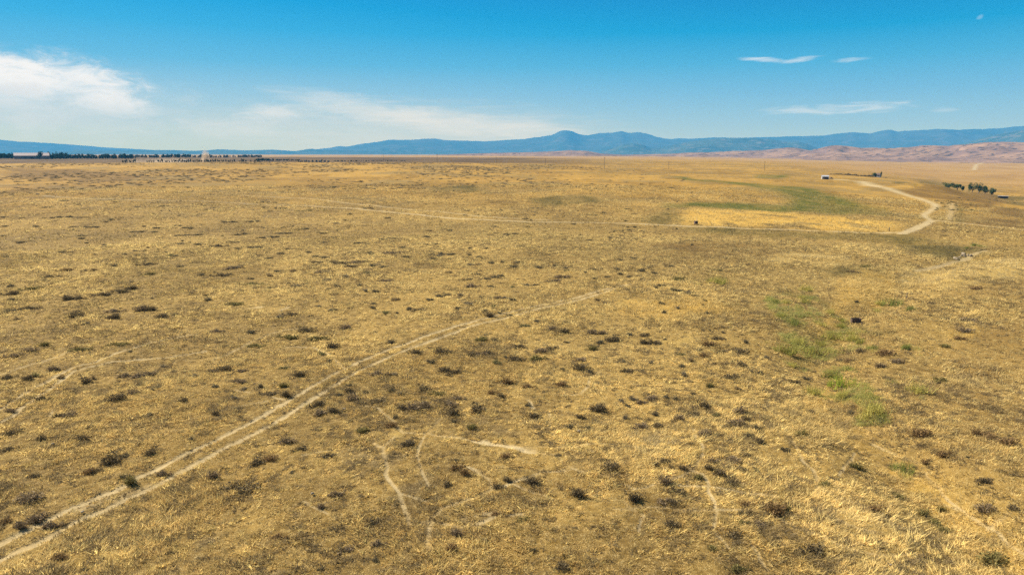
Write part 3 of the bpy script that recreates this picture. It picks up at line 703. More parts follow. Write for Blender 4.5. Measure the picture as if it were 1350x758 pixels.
SHAPES = [('round', shrub_mesh('round_shrub', rg, 'round', 190, 330, 1.0)), ('round', shrub_mesh('round_shrub', rg, 'round', 210, 300, 1.15)),
          ('spread', shrub_mesh('spreading_shrub', rg, 'mat', 220, 330, .95)), ('spread', shrub_mesh('spreading_shrub', rg, 'mat', 200, 360, 1.1)),
          ('round', shrub_mesh('open_shrub', rg, 'round', 260, 170, 1.2))]
SHAPES += [('weed', weed_mesh('green_weed', rg, 150)), ('weed', weed_mesh('green_weed', rg, 190)), ('weed', weed_mesh('green_weed', rg, 120))]
MESHVAR = {}
def shrub_data(i, look):
    if (i, look) not in MESHVAR:
        me = SHAPES[i][1].copy(); me.materials.clear(); me.materials.append(SM[look]); MESHVAR[(i, look)] = me
    return MESHVAR[(i, look)]

WORDS = {'d': 'dark', 'g': 'grey twiggy', 'b': 'brown', 'o': 'olive'}
entries = []
for part in SHRUBS_RAW.replace('\n', ';').split(';'):
    u, v, w, k = part.split(); u, v, w = float(u), float(v), float(w)
    if (v > 560 and w < 13 and k in 'gbo') or (v > 600 and w < 9) or (500 < v < 600 and w < 10 and k != 'd'): continue
    entries.append((u, v, w, k))
eu = np.array([e[0] for e in entries]); ev = np.array([e[1] for e in entries])
ex, ey = hit(eu, ev)
plants = []          # u, v, width in pixels, look, x, y, width in metres
for (u, v, w, k), x, y in zip(entries, ex, ey):
    dep = depth_of(x, y, 0.0); wm = w * dep / FPX
    n = 1 if wm < 3.4 else int(math.ceil(wm / 2.6))
    for i in range(n):
        f = (i + .5) / n - .5
        plants.append((u + f * w, v, w / n * 1.15 if n > 1 else w, k, x + f * wm + (random.gauss(0, .25) if n > 1 else 0), y + (random.gauss(0, .8) if n > 1 else 0), wm / n * (1.2 if n > 1 else 1.0)))
# smaller shrubs between the listed ones, thicker where the photo shows scrub
nx, ny = scatter(2000, 120, 430, R(38.5))
cl = fbm(nx / 30, ny / 45, 3, 201)
mm = masks(nx, ny)
uu = CX + FPX * np.tan(np.arctan2(nx, ny))
ok = (RNG.uniform(0, 1, len(nx)) < sstep(.47, .64, cl) * .9) & (mm['dirt'] < .1) & (mm['gold'] < .1) & (mm['green'] < .2) & (uu < 1000 - (np.hypot(nx, ny) < 90) * 250)
for x, y in zip(nx[ok], ny[ok]):
    wm = random.uniform(.5, 1.15); z = 0; dep = depth_of(x, y, z)
    yc = (y * math.sin(PITCH) + (z - CAM_H) * math.cos(PITCH)) / dep
    plants.append((CX + FPX * x / dep, CY - FPX * yc, wm * FPX / dep, random.choice('ddgdbo'), x, y, wm))
# a good deal farther out, only ever dots
fx, fy = scatter(9000, 430, 1000, R(38.5)); fu = CX + FPX * np.tan(np.arctan2(fx, fy)); fm_ = masks(fx, fy)
ok = (RNG.uniform(0, 1, len(fx)) < (.04 + .8 * fm_['scrub'])) & (fu < 900) & (fm_['dirt'] < .1)
far_plants = [(x, y, random.uniform(1.4, 4.6)) for x, y in zip(fx[ok], fy[ok])]

for _ in range(46):
    pu, pv = random.uniform(1232, 1292), random.uniform(259, 279); x, y = at(pu, pv); wm = random.uniform(1.0, 2.4)
    plants.append((pu, pv, .1, random.choice('odo'), x, y, wm))
for _ in range(30):
    pu, pv = random.uniform(1302, 1352), random.uniform(258, 268); x, y = at(pu, pv); wm = random.uniform(1.5, 3.5)
    plants.append((pu, pv, .1, random.choice('odd'), x, y, wm))
plants.sort(key=lambda p: -p[2])
inside = [p for p in plants if -10 < p[0] < 1360 and p[1] < 770]
MAIN, REST = inside[:255], inside[255:]

# labels: the shrub nearest a landmark in one direction, second nearest, and so on
MARKS = [('two wheel ruts where they leave the near left corner', 60, 720), ('pale bare dirt patch amid the near grass', 682, 591), ('dark metal trough', 1128, 422),
         ('lone upright fence post', 1195, 390), ('bright green bush in the gully', 1106, 503), ('pale yellow-green bush right of the gully', 1206, 511), ('fork of narrow trails in the near grass', 567, 687),
         ('triangular bare patch where two trails meet', 518, 575), ('crossing of the wheel ruts and a curved trail', 456, 487), ('bend of the fainter ruts', 96, 485),
         ('curved trail end beside the faint ruts', 70, 540), ('square rusty tank by the dirt road', 917, 295), ('golden stubble field', 1040, 290), ('pile of pale rocks in the wash', 1268, 340),
         ('end of the two wheel ruts far out on the plain', 830, 376), ('short stump by the golden field', 1172, 304), ('dark green bush at the foot of the gully', 1190, 615),
         ('narrow trail loop among the dark shrubs', 915, 615), ('meeting of trails near the right side', 945, 673), ('pale trail along the golden gully grass', 1290, 690),
         ('dirt road bend at the plain', 470, 275), ('small pale bare patch on the left plain', 336, 406), ('olive green bush amid the dry grass', 945, 372), ('light green feathery bush in the gully', 1155, 542)]
HERO = {}
def hero(u, v, text, mark=None):
    best = min((p for p in MAIN if id(p) not in HERO), key=lambda p: math.hypot(p[0] - u, p[1] - v))
    HERO[id(best)] = text
    if mark: MARKS.append((mark, best[0], best[1]))
hero(317, 645, 'broad low dark shrub alone in the near grass right of the wheel ruts', 'broad low dark shrub right of the ruts')
hero(37, 660, 'rounded grey shrub near the left edge above the wheel ruts', 'rounded grey shrub near the left edge')
hero(48, 686, 'wide grey shrub hugging the upper wheel rut at the near left corner', 'wide grey shrub hugging the upper rut')
hero(66, 694, 'grey shrub growing between the two wheel ruts at the near left corner')
hero(147, 610, 'dense dark round shrub standing alone left of the wheel ruts', 'dense dark round shrub left of the ruts')
hero(500, 530, 'low dark grey shrub, widest of the clump right of the wheel ruts', 'widest shrub of the clump beside the ruts')
hero(1074, 728, 'dark purplish shrub at the bottom of the view near the gully', 'dark purplish shrub at the bottom')
hero(760, 654, 'dark shrub with a pale top, alone below the fork of faint trails', 'lone dark shrub below the faint trails')
hero(968, 707, 'dark two-humped shrub alone in pale grass near the bottom', 'dark two-humped shrub near the bottom')
hero(740, 748, 'dark shrub at the very bottom edge of the view')
hero(538, 586, 'dark shrub beside the triangular bare patch', 'dark shrub beside the triangular bare patch')
hero(788, 540, 'wide low dark shrub in the middle of the near plain', 'wide low dark shrub mid plain')
hero(893, 650, 'darkest shrub of the cluster beside the narrow trail', 'darkest shrub of the trailside cluster')
hero(964, 638, 'dark leaning shrub at the lower end of the big dark cluster', 'dark leaning shrub of the big cluster')
hero(876, 608, 'tall dark shrub left of the looping narrow trail', 'tall dark shrub left of the looping trail')
hero(839, 660, 'dark rounded shrub left of the trailside cluster')
hero(492, 689, 'small dark rounded shrub left of the fork of narrow trails')
hero(340, 612, 'dark low shrub just right of the wheel ruts at mid left', 'dark low shrub just right of the ruts')
hero(154, 528, 'low dark shrub in front of the long grey thicket', 'low dark shrub before the grey thicket')
hero(182, 497, 'middle shrub of the long grey thicket on the left plain', 'long grey thicket on the left plain')
hero(107, 580, 'dark brown flat shrub above the lone dark round shrub')
hero(972, 560, 'purplish grey shrub in the group right of the trail top', 'purplish grey shrub group')
hero(850, 453, 'dark low shrub, front one of the shrub row in the middle distance', 'front shrub of the middle row')
hero(453, 348, 'grey shrub at the heart of the big thicket on the far plain', 'big thicket on the far plain')
hero(104, 394, 'dark shrub in the diagonal row on the left plain', 'dark diagonal row on the left plain')
hero(974, 465, 'dark oval shrub near the gully greenery', 'dark oval shrub near the gully greenery')
hero(1300, 635, 'dark shrub on the brown slope at the right side', 'dark shrub on the brown right slope')
hero(1276, 603, 'small dark round shrub on the brown slope at the right side')
hero(114, 505, 'dark round shrub right of the faint ruts on the left plain', 'dark round shrub right of the faint ruts')
hero(332, 439, 'small dark domed shrub alone in pale grass on the left plain', 'small dark domed shrub in pale grass')
hero(385, 416, 'dark shrub on the left plain behind the domed one', 'dark shrub behind the domed one')
hero(585, 489, 'dark shrub, left one of a touching pair beyond the ruts', 'touching pair beyond the ruts')
hero(763, 486, 'low grey dark shrub amid pale grass in the middle distance', 'low grey shrub in the middle distance')
hero(1215, 679, 'olive shrub on the edge of the golden gully grass', 'olive shrub on the golden gully grass')
ORD = ['nearest', 'second nearest', 'third nearest', 'fourth nearest', 'fifth nearest', 'sixth nearest', 'seventh nearest', 'eighth nearest', 'ninth nearest', 'tenth nearest', 'eleventh nearest', 'twelfth nearest', 'thirteenth nearest', 'fourteenth nearest', 'fifteenth nearest']
DIRS = ['right of', 'beyond and right of', 'beyond', 'beyond and left of', 'left of', 'in front and left of', 'in front of', 'in front and right of']
def shrub_labels():
    rank = {}
    for name, mu, mv in MARKS:
        by = {}
        for p in inside:
            du, dv = p[0] - mu, mv - p[1]
            if abs(du) < 3 and abs(dv) < 3: continue
            k = int(round(math.atan2(dv * 1.6, du) / (math.pi / 4))) % 8
            by.setdefault(k, []).append((math.hypot(du, dv * 1.6), p))
        for k, lst in by.items():
            lst.sort(key=lambda t: t[0])
            for r, (dd, p) in enumerate(lst[:len(ORD)]):
                rank.setdefault(id(p), []).append((r + dd / 55.0, r, k, name))
    out = {}; used = set()
    for p in MAIN:
        if id(p) in HERO: out[id(p)] = HERO[id(p)]; continue
        cand = sorted(rank.get(id(p), []))
        for _, r, k, name in cand:
            text = f"{WORDS[p[3]]} shrub {ORD[r]} {DIRS[k]} the {name}"
            if len(text.split()) > 16: continue
            if text not in used:
                used.add(text); out[id(p)] = text; break
    return out
LAB = shrub_labels()
overflow = []
for p in MAIN:
    if id(p) not in LAB: overflow.append(p)
MAIN = [p for p in MAIN if id(p) in LAB]; REST = REST + overflow
mz = ground_z(np.array([p[4] for p in MAIN]), np.array([p[5] for p in MAIN]))
for p, z in zip(MAIN, mz):
    u, v, w, look, x, y, wm = p
    i = random.choice([2, 3]) if wm > 2.1 or random.random() < .3 else random.choice([0, 1, 4])
    o = link('dry_shrub', shrub_data(i, look))
    far_ = math.hypot(x, y) > 115
    s = wm * random.uniform(1.0, 1.15) * (1.25 if far_ else 1.1)
    o.location = (x, y, z - .03 * s)
    hgt = min(s, 1.7) * random.uniform(.8, 1.2) if far_ else min(s, 1.6) * random.uniform(.6, 1.0)
    o.scale = (s, s * random.uniform(.75, 1.0), hgt); o.rotation_euler = (0, 0, random.uniform(-.5, .5) + (math.pi if random.random() < .5 else 0))
    tag(o, LAB[id(p)], 'shrub', 'dry shrubs dotted over the plain')

def merged_shrubs(name, lst, label, mul):
    Vs, Fs, Ts, k = [], [], [], 0
    src = []
    for i in range(5):
        me = SHAPES[i][1]; nv = len(me.vertices); nf = len(me.polygons)
        co = np.empty(nv * 3, np.float32); me.vertices.foreach_get('co', co)
        t = np.empty(nv * 4, np.float32); me.attributes['tint'].data.foreach_get('color', t)
        co = co.reshape(-1, 3); t = t.reshape(-1, 4)
        src.append((co, t))
    x = np.array([p[0] for p in lst]); y = np.array([p[1] for p in lst]); z = ground_z(x, y)
    cols = {'d': (.098, .08, .044), 'g': (.15, .12, .07), 'b': (.17, .118, .055), 'o': (.14, .12, .046)}
    for (px, py, wm, look), pz in zip(lst, z):
        co, t = src[random.randrange(5)]
        nf = len(co) // 3; sel = np.sort(RNG.choice(nf, int(nf * mul), replace=False)); vi = (sel[:, None] * 3 + np.arange(3)).ravel()
        c = co[vi].copy(); ctr = c.reshape(-1, 3, 3).mean(1, keepdims=True); c = ((c.reshape(-1, 3, 3) - ctr) * (1.0 / mul ** .5) + ctr).reshape(-1, 3)
        a = random.uniform(0, 6.28); ca, sa = math.cos(a), math.sin(a)
        q = np.stack([(c[:, 0] * ca - c[:, 1] * sa) * wm + px, (c[:, 0] * sa + c[:, 1] * ca) * wm + py, c[:, 2] * min(wm, 1.1) * .8 + pz - .03], -1)
        Vs.append(q); Ts.append(t[vi] * np.array([*cols[look], 1.0]))
    V = np.concatenate(Vs); T = np.concatenate(Ts); T[:, 3] = 1
    me = raw_mesh(name, V, np.arange(len(V)).reshape(-1, 3), 3); color_attr(me, 'tint', T)
    tag(link(name, me, M_GRASS), label, 'scrub', None, 'stuff')
merged_shrubs('low_scrub', [(p[4], p[5], p[6], p[3]) for p in REST], 'small dark dry shrubs speckling the plain', .4)
merged_shrubs('distant_scrub', [(x, y, w, random.choice('ddgb')) for x, y, w in far_plants], 'faint dark scrub dotting the farthest part of the plain', .12)

# green bushes of the gully
GB = []
GREEN_PLACE = ['the light green feathery one above the dark gully foot bush']
gl = []
for part in GREEN_RAW.replace('\n', ';').split(';'):
    a = part.split(); gl.append((float(a[0]), float(a[1]), float(a[2]), ' '.join(a[3:])))
GMARK = [('the dark metal trough', 1128, 422), ('the lone fence post', 1195, 390), ('the square rusty tank', 917, 295), ('the wash rocks', 1268, 340), ('the bright green bush', 1106, 503)]
def green_label(e):
    fixed = {(1155, 545): 'light green feathery bush in the gully below the bright green one', (1190, 620): 'dark green bush alone at the foot of the gully', (1108, 510): 'bright green bush, the most vivid in the gully',
             (1206, 517): 'pale yellow-green bush standing apart right of the gully', (945, 373): 'olive green bush alone in dry grass left of the gully', (1175, 403): 'low dark green bush just below the lone fence post', (1285, 324): 'small dark green bush above the pale rocks of the wash'}
    if (int(e[0]), int(e[1])) in fixed: return fixed[(int(e[0]), int(e[1]))]
    best = None
    for name, mu, mv in GMARK:
        by = []
        k0 = int(round(math.atan2((mv - e[1]) * 1.4, e[0] - mu) / (math.pi / 4))) % 8
        for q in gl:
            k = int(round(math.atan2((mv - q[1]) * 1.4, q[0] - mu) / (math.pi / 4))) % 8
            if k == k0 and not (abs(q[0] - mu) < 4 and abs(q[1] - mv) < 9): by.append((math.hypot(q[0] - mu, (q[1] - mv) * 1.4), q))
        by.sort(key=lambda t: t[0]); r = [t[1] for t in by].index(e)
        sc = r + by[r][0] / 60
        if best is None or sc < best[0]: best = (sc, f"{e[3]} bush, {ORD[r]} {DIRS[k0]} {name}")
    return best[1]
gx, gy = hit(np.array([e[0] for e in gl]), np.array([e[1] for e in gl])); gzv = ground_z(gx, gy)
for e, x, y, z in zip(gl, gx, gy, gzv):
    look = 'v' if 'bright' in e[3] else 'k' if 'dark' in e[3] else 'p' if ('pale' in e[3] or 'light' in e[3] or 'grey' in e[3]) else 'n'
    wm = e[2] * depth_of(x, y, z) / FPX
    o = link('green_bush', shrub_data(random.choice([5, 6, 7]), look)); o.location = (x, y, z - .03)
    o.scale = (wm * 1.55, wm * 1.3, min(wm, 2.2) * (1.2 if wm < 3 else .9)); o.rotation_euler = (0, 0, random.uniform(-.5, .5))
    tag(o, green_label(e), 'bush', 'green bushes along the gully')

def weed_cover():
    xs, ys, sz = [], [], []
    for pg in GREENISH[:2] + [poly([(1060, 478), (1120, 480), (1170, 560), (1130, 560), (1075, 520)])]:
        x = RNG.uniform(pg[:, 0].min(), pg[:, 0].max(), 2600); y = RNG.uniform(pg[:, 1].min(), pg[:, 1].max(), 2600)
        k = (poly_mask(x, y, pg, 2.0) > .4) & (RNG.uniform(0, 1, len(x)) < sstep(.47, .62, fbm(x / 3.5, y / 5, 3, 47)) * .5)
        xs.append(x[k]); ys.append(y[k])
    for e, x, y in zip(gl, gx, gy):
        n = 5; w = e[2] * y / FPX; xs.append(x + RNG.normal(0, w * .7, n)); ys.append(y + RNG.normal(0, w * .8, n))
    xs = np.concatenate(xs); ys = np.concatenate(ys); zs = ground_z(xs, ys)
    Vs, Ts = [], []
    cols = np.array([(.33, .305, .075), (.27, .275, .065), (.42, .365, .125), (.37, .33, .09)])
    src = []
    for i in (5, 6, 7):
        me = SHAPES[i][1]; co = np.empty(len(me.vertices) * 3, np.float32); me.vertices.foreach_get('co', co); src.append(co.reshape(-1, 3))
    for x, y, z in zip(xs, ys, zs):
        co = src[random.randrange(3)]; nf = len(co) // 3; q = np.sort(RNG.choice(nf, nf // 5, replace=False)); v = co[(q[:, None] * 3 + np.arange(3)).ravel()]
        s_ = random.uniform(.5, 1.3); a = random.uniform(0, 6.28)
        Vs.append(np.stack([(v[:, 0] * math.cos(a) - v[:, 1] * math.sin(a)) * s_ * 1.3 + x, (v[:, 0] * math.sin(a) + v[:, 1] * math.cos(a)) * s_ * 1.3 + y, v[:, 2] * s_ * .75 + z - .03], -1))
        c = cols[random.randrange(4)] * random.uniform(.8, 1.2); Ts.append(np.tile(np.array([*c, 1.0]), (len(v), 1)))
    V = np.concatenate(Vs); T = np.concatenate(Ts)
    me = raw_mesh('green_weeds', V, np.arange(len(V)).reshape(-1, 3), 3); color_attr(me, 'tint', T)
    tag(link('green_weeds', me, M_GRASS), 'soft green weeds growing among the dry grass along the gully', 'weeds', None, 'stuff')
weed_cover()

# ------------------------------------------------------------------ trees beyond the near ridge
M_BARK = simple_mat('bark', (.10, .075, .05), (.15, .115, .08), 6, .9)
M_TREE = shrub_mat('tree_leaves', (.058, .082, .028), (.078, .10, .036), .25)
def crown_mesh(name, rng, w, h, z0, n, leaf, lumps=9):
    V = []; T = []
    L_ = [(rng.normal(0, .22) * w, rng.normal(0, .22) * w, z0 + h * rng.uniform(.25, .8), rng.uniform(.2, .34)) for _ in range(lumps)]
    for i in range(n):
        lx, ly, lz, lr = L_[rng.integers(lumps)]
        d = rng.normal(0, 1, 3); d /= np.linalg.norm(d)
        p = np.array([lx, ly, lz]) + d * lr * rng.uniform(.3, 1.05) ** .5 * np.array([w, w, h])
        a = rng.normal(0, 1, 3); a /= np.linalg.norm(a); b = np.cross(a, rng.normal(0, 1, 3)); b /= np.linalg.norm(b)
        s = leaf * rng.uniform(.6, 1.4)
        V += [p - a * s, p + b * s, p + a * s * .8 - b * s * .5]; T += [rng.uniform(.6, 1.4)] * 3
    me = raw_mesh(name, np.array(V), np.arange(len(V)).reshape(-1, 3), 3)
    T = np.array(T); color_attr(me, 'tint', np.stack([T, T, T, np.ones_like(T)], -1))
    return me
def tree(name, x, y, w, h, label, cat, group, seed, n=700, leaf=.35, mat=None, trunk_h=.3):
    rng = np.random.default_rng(seed); z = gz(x, y)
    root = empty(name, (x, y, z - .1)); tag(root, label, cat, group)
    tm = MB(); tm.tube((0, 0, 0), (.05 * w, 0, h * trunk_h), .05 * w + .12, .035 * w + .08, 8)
    for k in range(4):
        a = k * 1.57 + rng.uniform(0, 1); tm.tube((.05 * w, 0, h * trunk_h * .95), (math.cos(a) * w * .3, math.sin(a) * w * .3, h * (trunk_h + .35)), .03 * w + .06, .04, 6)
    tm.build('trunk', M_BARK, root)
    link('crown', crown_mesh('crown', rng, w, h * (1 - trunk_h * .55), h * trunk_h * .5, n, leaf), mat or M_TREE, root)
    return root
# column, row of the foot, width and height in photo pixels
def far_px(u, v, d):
    """point at ground distance d on the column that photo pixel u, v looks along"""
    dx, dy, _ = ray_dir(u, v); n = math.hypot(dx, dy)
    return dx / n * d, dy / n * d
TREES = [(1250, 247, 13, 7, 'wide low dark tree, leftmost of the trees in the far valley'), (1262, 248, 7, 6, 'small round dark tree beside the wide low one in the far valley'),
         (1269, 248, 4.5, 4.5, 'smallest dark tree between the two groups in the far valley'), (1282, 249, 6.5, 9, 'tall narrow dark tree, first of the four beside the pale bare strip'),
         (1290.5, 250, 9, 10, 'broadest dark green tree of the four beside the pale bare strip'), (1299, 250, 7.5, 8, 'ragged dark tree, third of the four in the far valley'),
         (1307.5, 249.5, 6.5, 7.5, 'rounded olive tree, rightmost of the four in the far valley')]
for i, (u, v, w, h, lab) in enumerate(TREES):
    x, y = far_px(u, v, 880 + 14 * (i % 3)); k = math.hypot(x, y) / FPX
    tree('valley_tree', x, y, w * k * .95, h * k * 1.12, lab, 'tree', 'dark trees in the far valley', 40 + i, 900, .42, None, .16)

# ------------------------------------------------------------------ utility poles
M_POLE = simple_mat('weathered_pole', (.13, .10, .075), (.19, .15, .11), 3, .9)
M_PORC = simple_mat('insulator', (.32, .30, .27), None, 1, .4)
POLES = [(505.6, 213.4, 204, 'thin utility pole, farthest left of the line across the plain'), (576.4, 216, 203.2, 'tall utility pole standing before the blue foothills left of the pink flats'),
         (654.4, 215, 207, 'short far utility pole near the dark strip of field'), (719, 218, 209.5, 'faint utility pole below the left flank of the highest peak'),
         (796.6, 224, 207.8, 'tallest utility pole, below the second peak'), (881.5, 223.5, 213.5, 'faint utility pole above the green hollow left end'),
         (1007.4, 226, 212.8, 'utility pole rising above the middle of the green hollow'), (1187, 222, 214, 'utility pole right of the long low dark row')]
for u, vb, vt, lab in POLES:
    x, y = at(u, vb); z = gz(x, y); h = (vb - vt) * depth_of(x, y, z) / FPX
    root = empty('utility_pole', (x, y, z - .3), -math.atan2(x, y) + .5); tag(root, lab, 'utility pole', 'utility poles across the plain')
    p = MB(); p.tube((0, 0, 0), (0, 0, h + .3), .24, .17, 8); p.build('pole', M_POLE, root)
    c = MB(); c.box(-1.25, 1.25, -.30, -.18, h - .75, h - .55); c.build('crossarm', M_POLE, root)
    for sx in (-1.1, -.4, .4, 1.1):
        q = MB(); q.tube((sx, -.24, h - .55), (sx, -.24, h - .30), .06, .04, 6); q.build('insulator', M_PORC, root)

# ------------------------------------------------------------------ small things on the plain
M_RUST = simple_mat('rusty_steel', (.075, .05, .036), (.13, .08, .05), 5, .75, .0)
M_DARKWOOD = simple_mat('old_wood', (.085, .062, .042), (.14, .105, .07), 8, .9)
M_WATER = simple_mat('trough_water', (.02, .025, .02), None, 1, .08, spec=.5)
M_WHITE = simple_mat('white_paint', (.34, .325, .30), (.27, .255, .23), 1.5, .6)
M_PANEL = simple_mat('weathered_panel', (.30, .27, .22), (.24, .21, .17), 1.5, .7)
M_CREAM = simple_mat('cream_siding', (.27, .19, .14), (.22, .155, .115), .5, .75)
M_ROOF = simple_mat('pale_roof', (.29, .20, .14), (.24, .165, .12), .4, .6)
M_DOOR = simple_mat('dark_opening', (.05, .04, .038), (.08, .06, .05), 1, .8)
M_ORANGE = simple_mat('rust_red_door', (.42, .22, .13), (.34, .19, .12), 1, .7)
M_STONE = simple_mat('pale_stone', (.156, .116, .066), (.238, .184, .117), 1.8, .9)

def trough(u, v, wpx):
    x, y = at(u, v + 3); z = gz(x, y); s = wpx * depth_of(x, y, z) / FPX / 2
    root = empty('water_trough', (x, y, z), .12); tag(root, 'dark rusty metal water trough alone in the grass above the gully greenery', 'trough')
    h, d = .62, .36; n = 20
    out = [(s * math.copysign(abs(math.cos(t)) ** .5, math.cos(t)), d * math.copysign(abs(math.sin(t)) ** .6, math.sin(t))) for t in [2 * math.pi * i / n for i in range(n)]]
    m = MB(); k = .93
    m.add([(a, b, 0) for a, b in out] + [(a, b, h) for a, b in out] + [(a * k, b * k, h) for a, b in out] + [(a * k, b * k, .12) for a, b in out],
          [(r * n + i, r * n + (i + 1) % n, (r + 1) * n + (i + 1) % n, (r + 1) * n + i) for r in range(3) for i in range(n)] + [tuple(range(3 * n, 4 * n))])
    m.build('tank', M_RUST, root)
    w = MB(); w.add([(a * .92, b * .92, h - .14) for a, b in out], [tuple(range(n))]); w.build('water', M_WATER, root)
    r = MB()
    for i in range(n):
        a, b = out[i], out[(i + 1) % n]; r.tube((a[0], a[1], h), (b[0], b[1], h), .025, .025, 6)
    r.build('rim', M_RUST, root)
    for sx in (-.55, .55):
        f = MB(); f.box(sx * s - .05, sx * s + .05, -d - .05, d + .05, -.1, .05); f.build('foot', M_DARKWOOD, root)
trough(1128, 422, 13.5)

def post(name, u, v, hpx, r, label, cat, mat, lean=0.03):
    x, y = at(u, v); z = gz(x, y); h = hpx * depth_of(x, y, z) / FPX
    root = empty(name, (x, y, z - .1)); tag(root, label, cat)
    m = MB(); m.tube((0, 0, 0), (lean, 0, h), r, r * .88, 9); m.build('post', mat, root, bevel=.01)
    return root, h
pr, ph_ = post('fence_post', 1195, 393.5, 8.5, .085, 'lone upright wooden fence post above the dark green bushes', 'post', M_DARKWOOD)
w_ = MB(); w_.tube((.03, 0, ph_ - .18), (.13, -.02, ph_ - .4), .012, .012, 5); w_.build('wire_end', M_RUST, pr)
pr, ph_ = post('marker_post', 1172, 305, 5.2, .14, 'short dark post with a long shadow at the corner of the golden field', 'post', M_DARKWOOD, .0)
c_ = MB(); c_.tube((.02, 0, ph_ - .01), (.02, 0, ph_ + .07), .16, .10, 9); c_.build('cap', M_RUST, pr)
pr, ph_ = post('wooden_stake', 1135.8, 427.5, 3.4, .06, 'short dark stake in the grass beside the metal trough', 'stake', M_DARKWOOD)
q_ = MB(); q_.tube((.0, 0, ph_ * .65), (.02, .0, ph_ * .75), .09, .09, 7); q_.build('tie', M_RUST, pr)

def rusty_tank(u, v):
    x, y = at(u, v); z = gz(x, y); k = depth_of(x, y, z) / FPX
    root = empty('square_tank', (x, y, z), .25); tag(root, 'square rusty tank on legs beside the dirt road at the golden field', 'tank')
    w = 4.2 * k / 2
    m = MB(); m.box(-w, w, -w * .8, w * .8, .35, .35 + 3.6 * k); m.build('tank', M_RUST, root, bevel=.04)
    l = MB(); l.box(-w * 1.05, w * 1.05, -w * .85, w * .85, .36 + 3.6 * k, .42 + 3.6 * k); l.build('lid', M_RUST, root)
    for sx in (-1, 1):
        for sy in (-1, 1):
            q = MB(); q.box(sx * w * .85 - .06, sx * w * .85 + .06, sy * w * .65 - .06, sy * w * .65 + .06, -.1, .348); q.build('leg', M_DARKWOOD, root)
    p = MB(); p.tube((w * .55, 0, .42 + 3.6 * k), (w * .55, 0, 1.0 + 4.6 * k), .07, .07, 8); p.build('vent_pipe', M_WHITE, root)
rusty_tank(917.3, 296.6)

def boulder(rng, s):
    import bmesh
    bm = bmesh.new(); bmesh.ops.create_icosphere(bm, subdivisions=3, radius=1.0)
    sx, sy, sz = s * rng.uniform(.8, 1.2), s * rng.uniform(.6, .9), s * rng.uniform(.45, .7)
    ph = rng.uniform(0, 50)
    for v in bm.verts:
        p = v.co; n = vnoise(np.array([p.x * 1.4 + ph + p.z]), np.array([p.y * 1.4 - p.z]), 3)[0]; n2 = vnoise(np.array([p.x * 4 + ph]), np.array([p.y * 4 + p.z * 4]), 4)[0]
        r = .72 + .5 * n + .12 * n2; v.co = (p.x * r * sx, p.y * r * sy, max(p.z * r, -.3) * sz)
    me = bpy.data.meshes.new('boulder'); bm.to_mesh(me); bm.free(); return me
rb = np.random.default_rng(77)
BOULD = [(1260, 341.5, 1.15, 'largest pale slab, at the lower end of the wash rocks'), (1264.5, 339.5, .6, 'narrow grey rock beside the largest slab of the wash'), (1268, 337.5, .75, 'upright pale rock in the middle of the wash pile'),
         (1272, 338, .7, 'whitest rock of the wash pile'), (1276, 336.5, .6, 'slanted pale rock right of the whitest one'), (1280, 337.3, .85, 'pale rock at the upper end of the wash pile'), (1270, 335.2, .9, 'tan rock at the back of the wash pile'), (1262, 345.2, .4, 'small pale rock lying below the wash pile')]
for u, v, s, lab in BOULD:
    x, y = at(u, v); s *= .62; o = link('boulder', boulder(rb, s), M_STONE); o.location = (x, y, gz(x, y) + s * .08); o.rotation_euler = (0, rb.uniform(-.25, .25), rb.uniform(0, 3))
    tag(o, lab, 'rock', 'pale rocks in the wash')
for u, v, s, lab in [(412, 653, .14, 'small white stone in the grass right of the broad dark shrub'), (763, 570, .13, 'white stone in the brown grass below the wide dark shrub'), (109, 677, .12, 'small pale stone beside the lower wheel rut'), (70, 587, .12, 'pale stone in the grass near the left edge'), (1174, 747, .1, 'white stone at the bottom right of the view'), (454, 541, .13, 'pale stone just right of the wheel ruts')]:
    x, y = at(u, v); o = link('stone', boulder(rb, s), M_STONE); o.location = (x, y, gz(x, y) + s * .5 + .1); tag(o, lab, 'stone', 'pale stones in the grass')

# ------------------------------------------------------------------ far buildings
def gable(m, x0, x1, y0, y1, z0, z1, over=.3):
    xm = (x0 + x1) / 2
    x0 -= over; x1 += over; y0 -= over; y1 += over; t = .18
    m.add([(x0, y0, z0), (xm, y0, z1), (x1, y0, z0), (x0, y1, z0), (xm, y1, z1), (x1, y1, z0), (x0, y0, z0 + t), (xm, y0, z1 + t), (x1, y0, z0 + t), (x0, y1, z0 + t), (xm, y1, z1 + t), (x1, y1, z0 + t)],
          [(0, 3, 4, 1), (1, 4, 5, 2), (6, 7, 10, 9), (7, 8, 11, 10), (0, 1, 7, 6), (1, 2, 8, 7), (3, 9, 10, 4), (4, 10, 11, 5), (0, 6, 9, 3), (2, 5, 11, 8)])

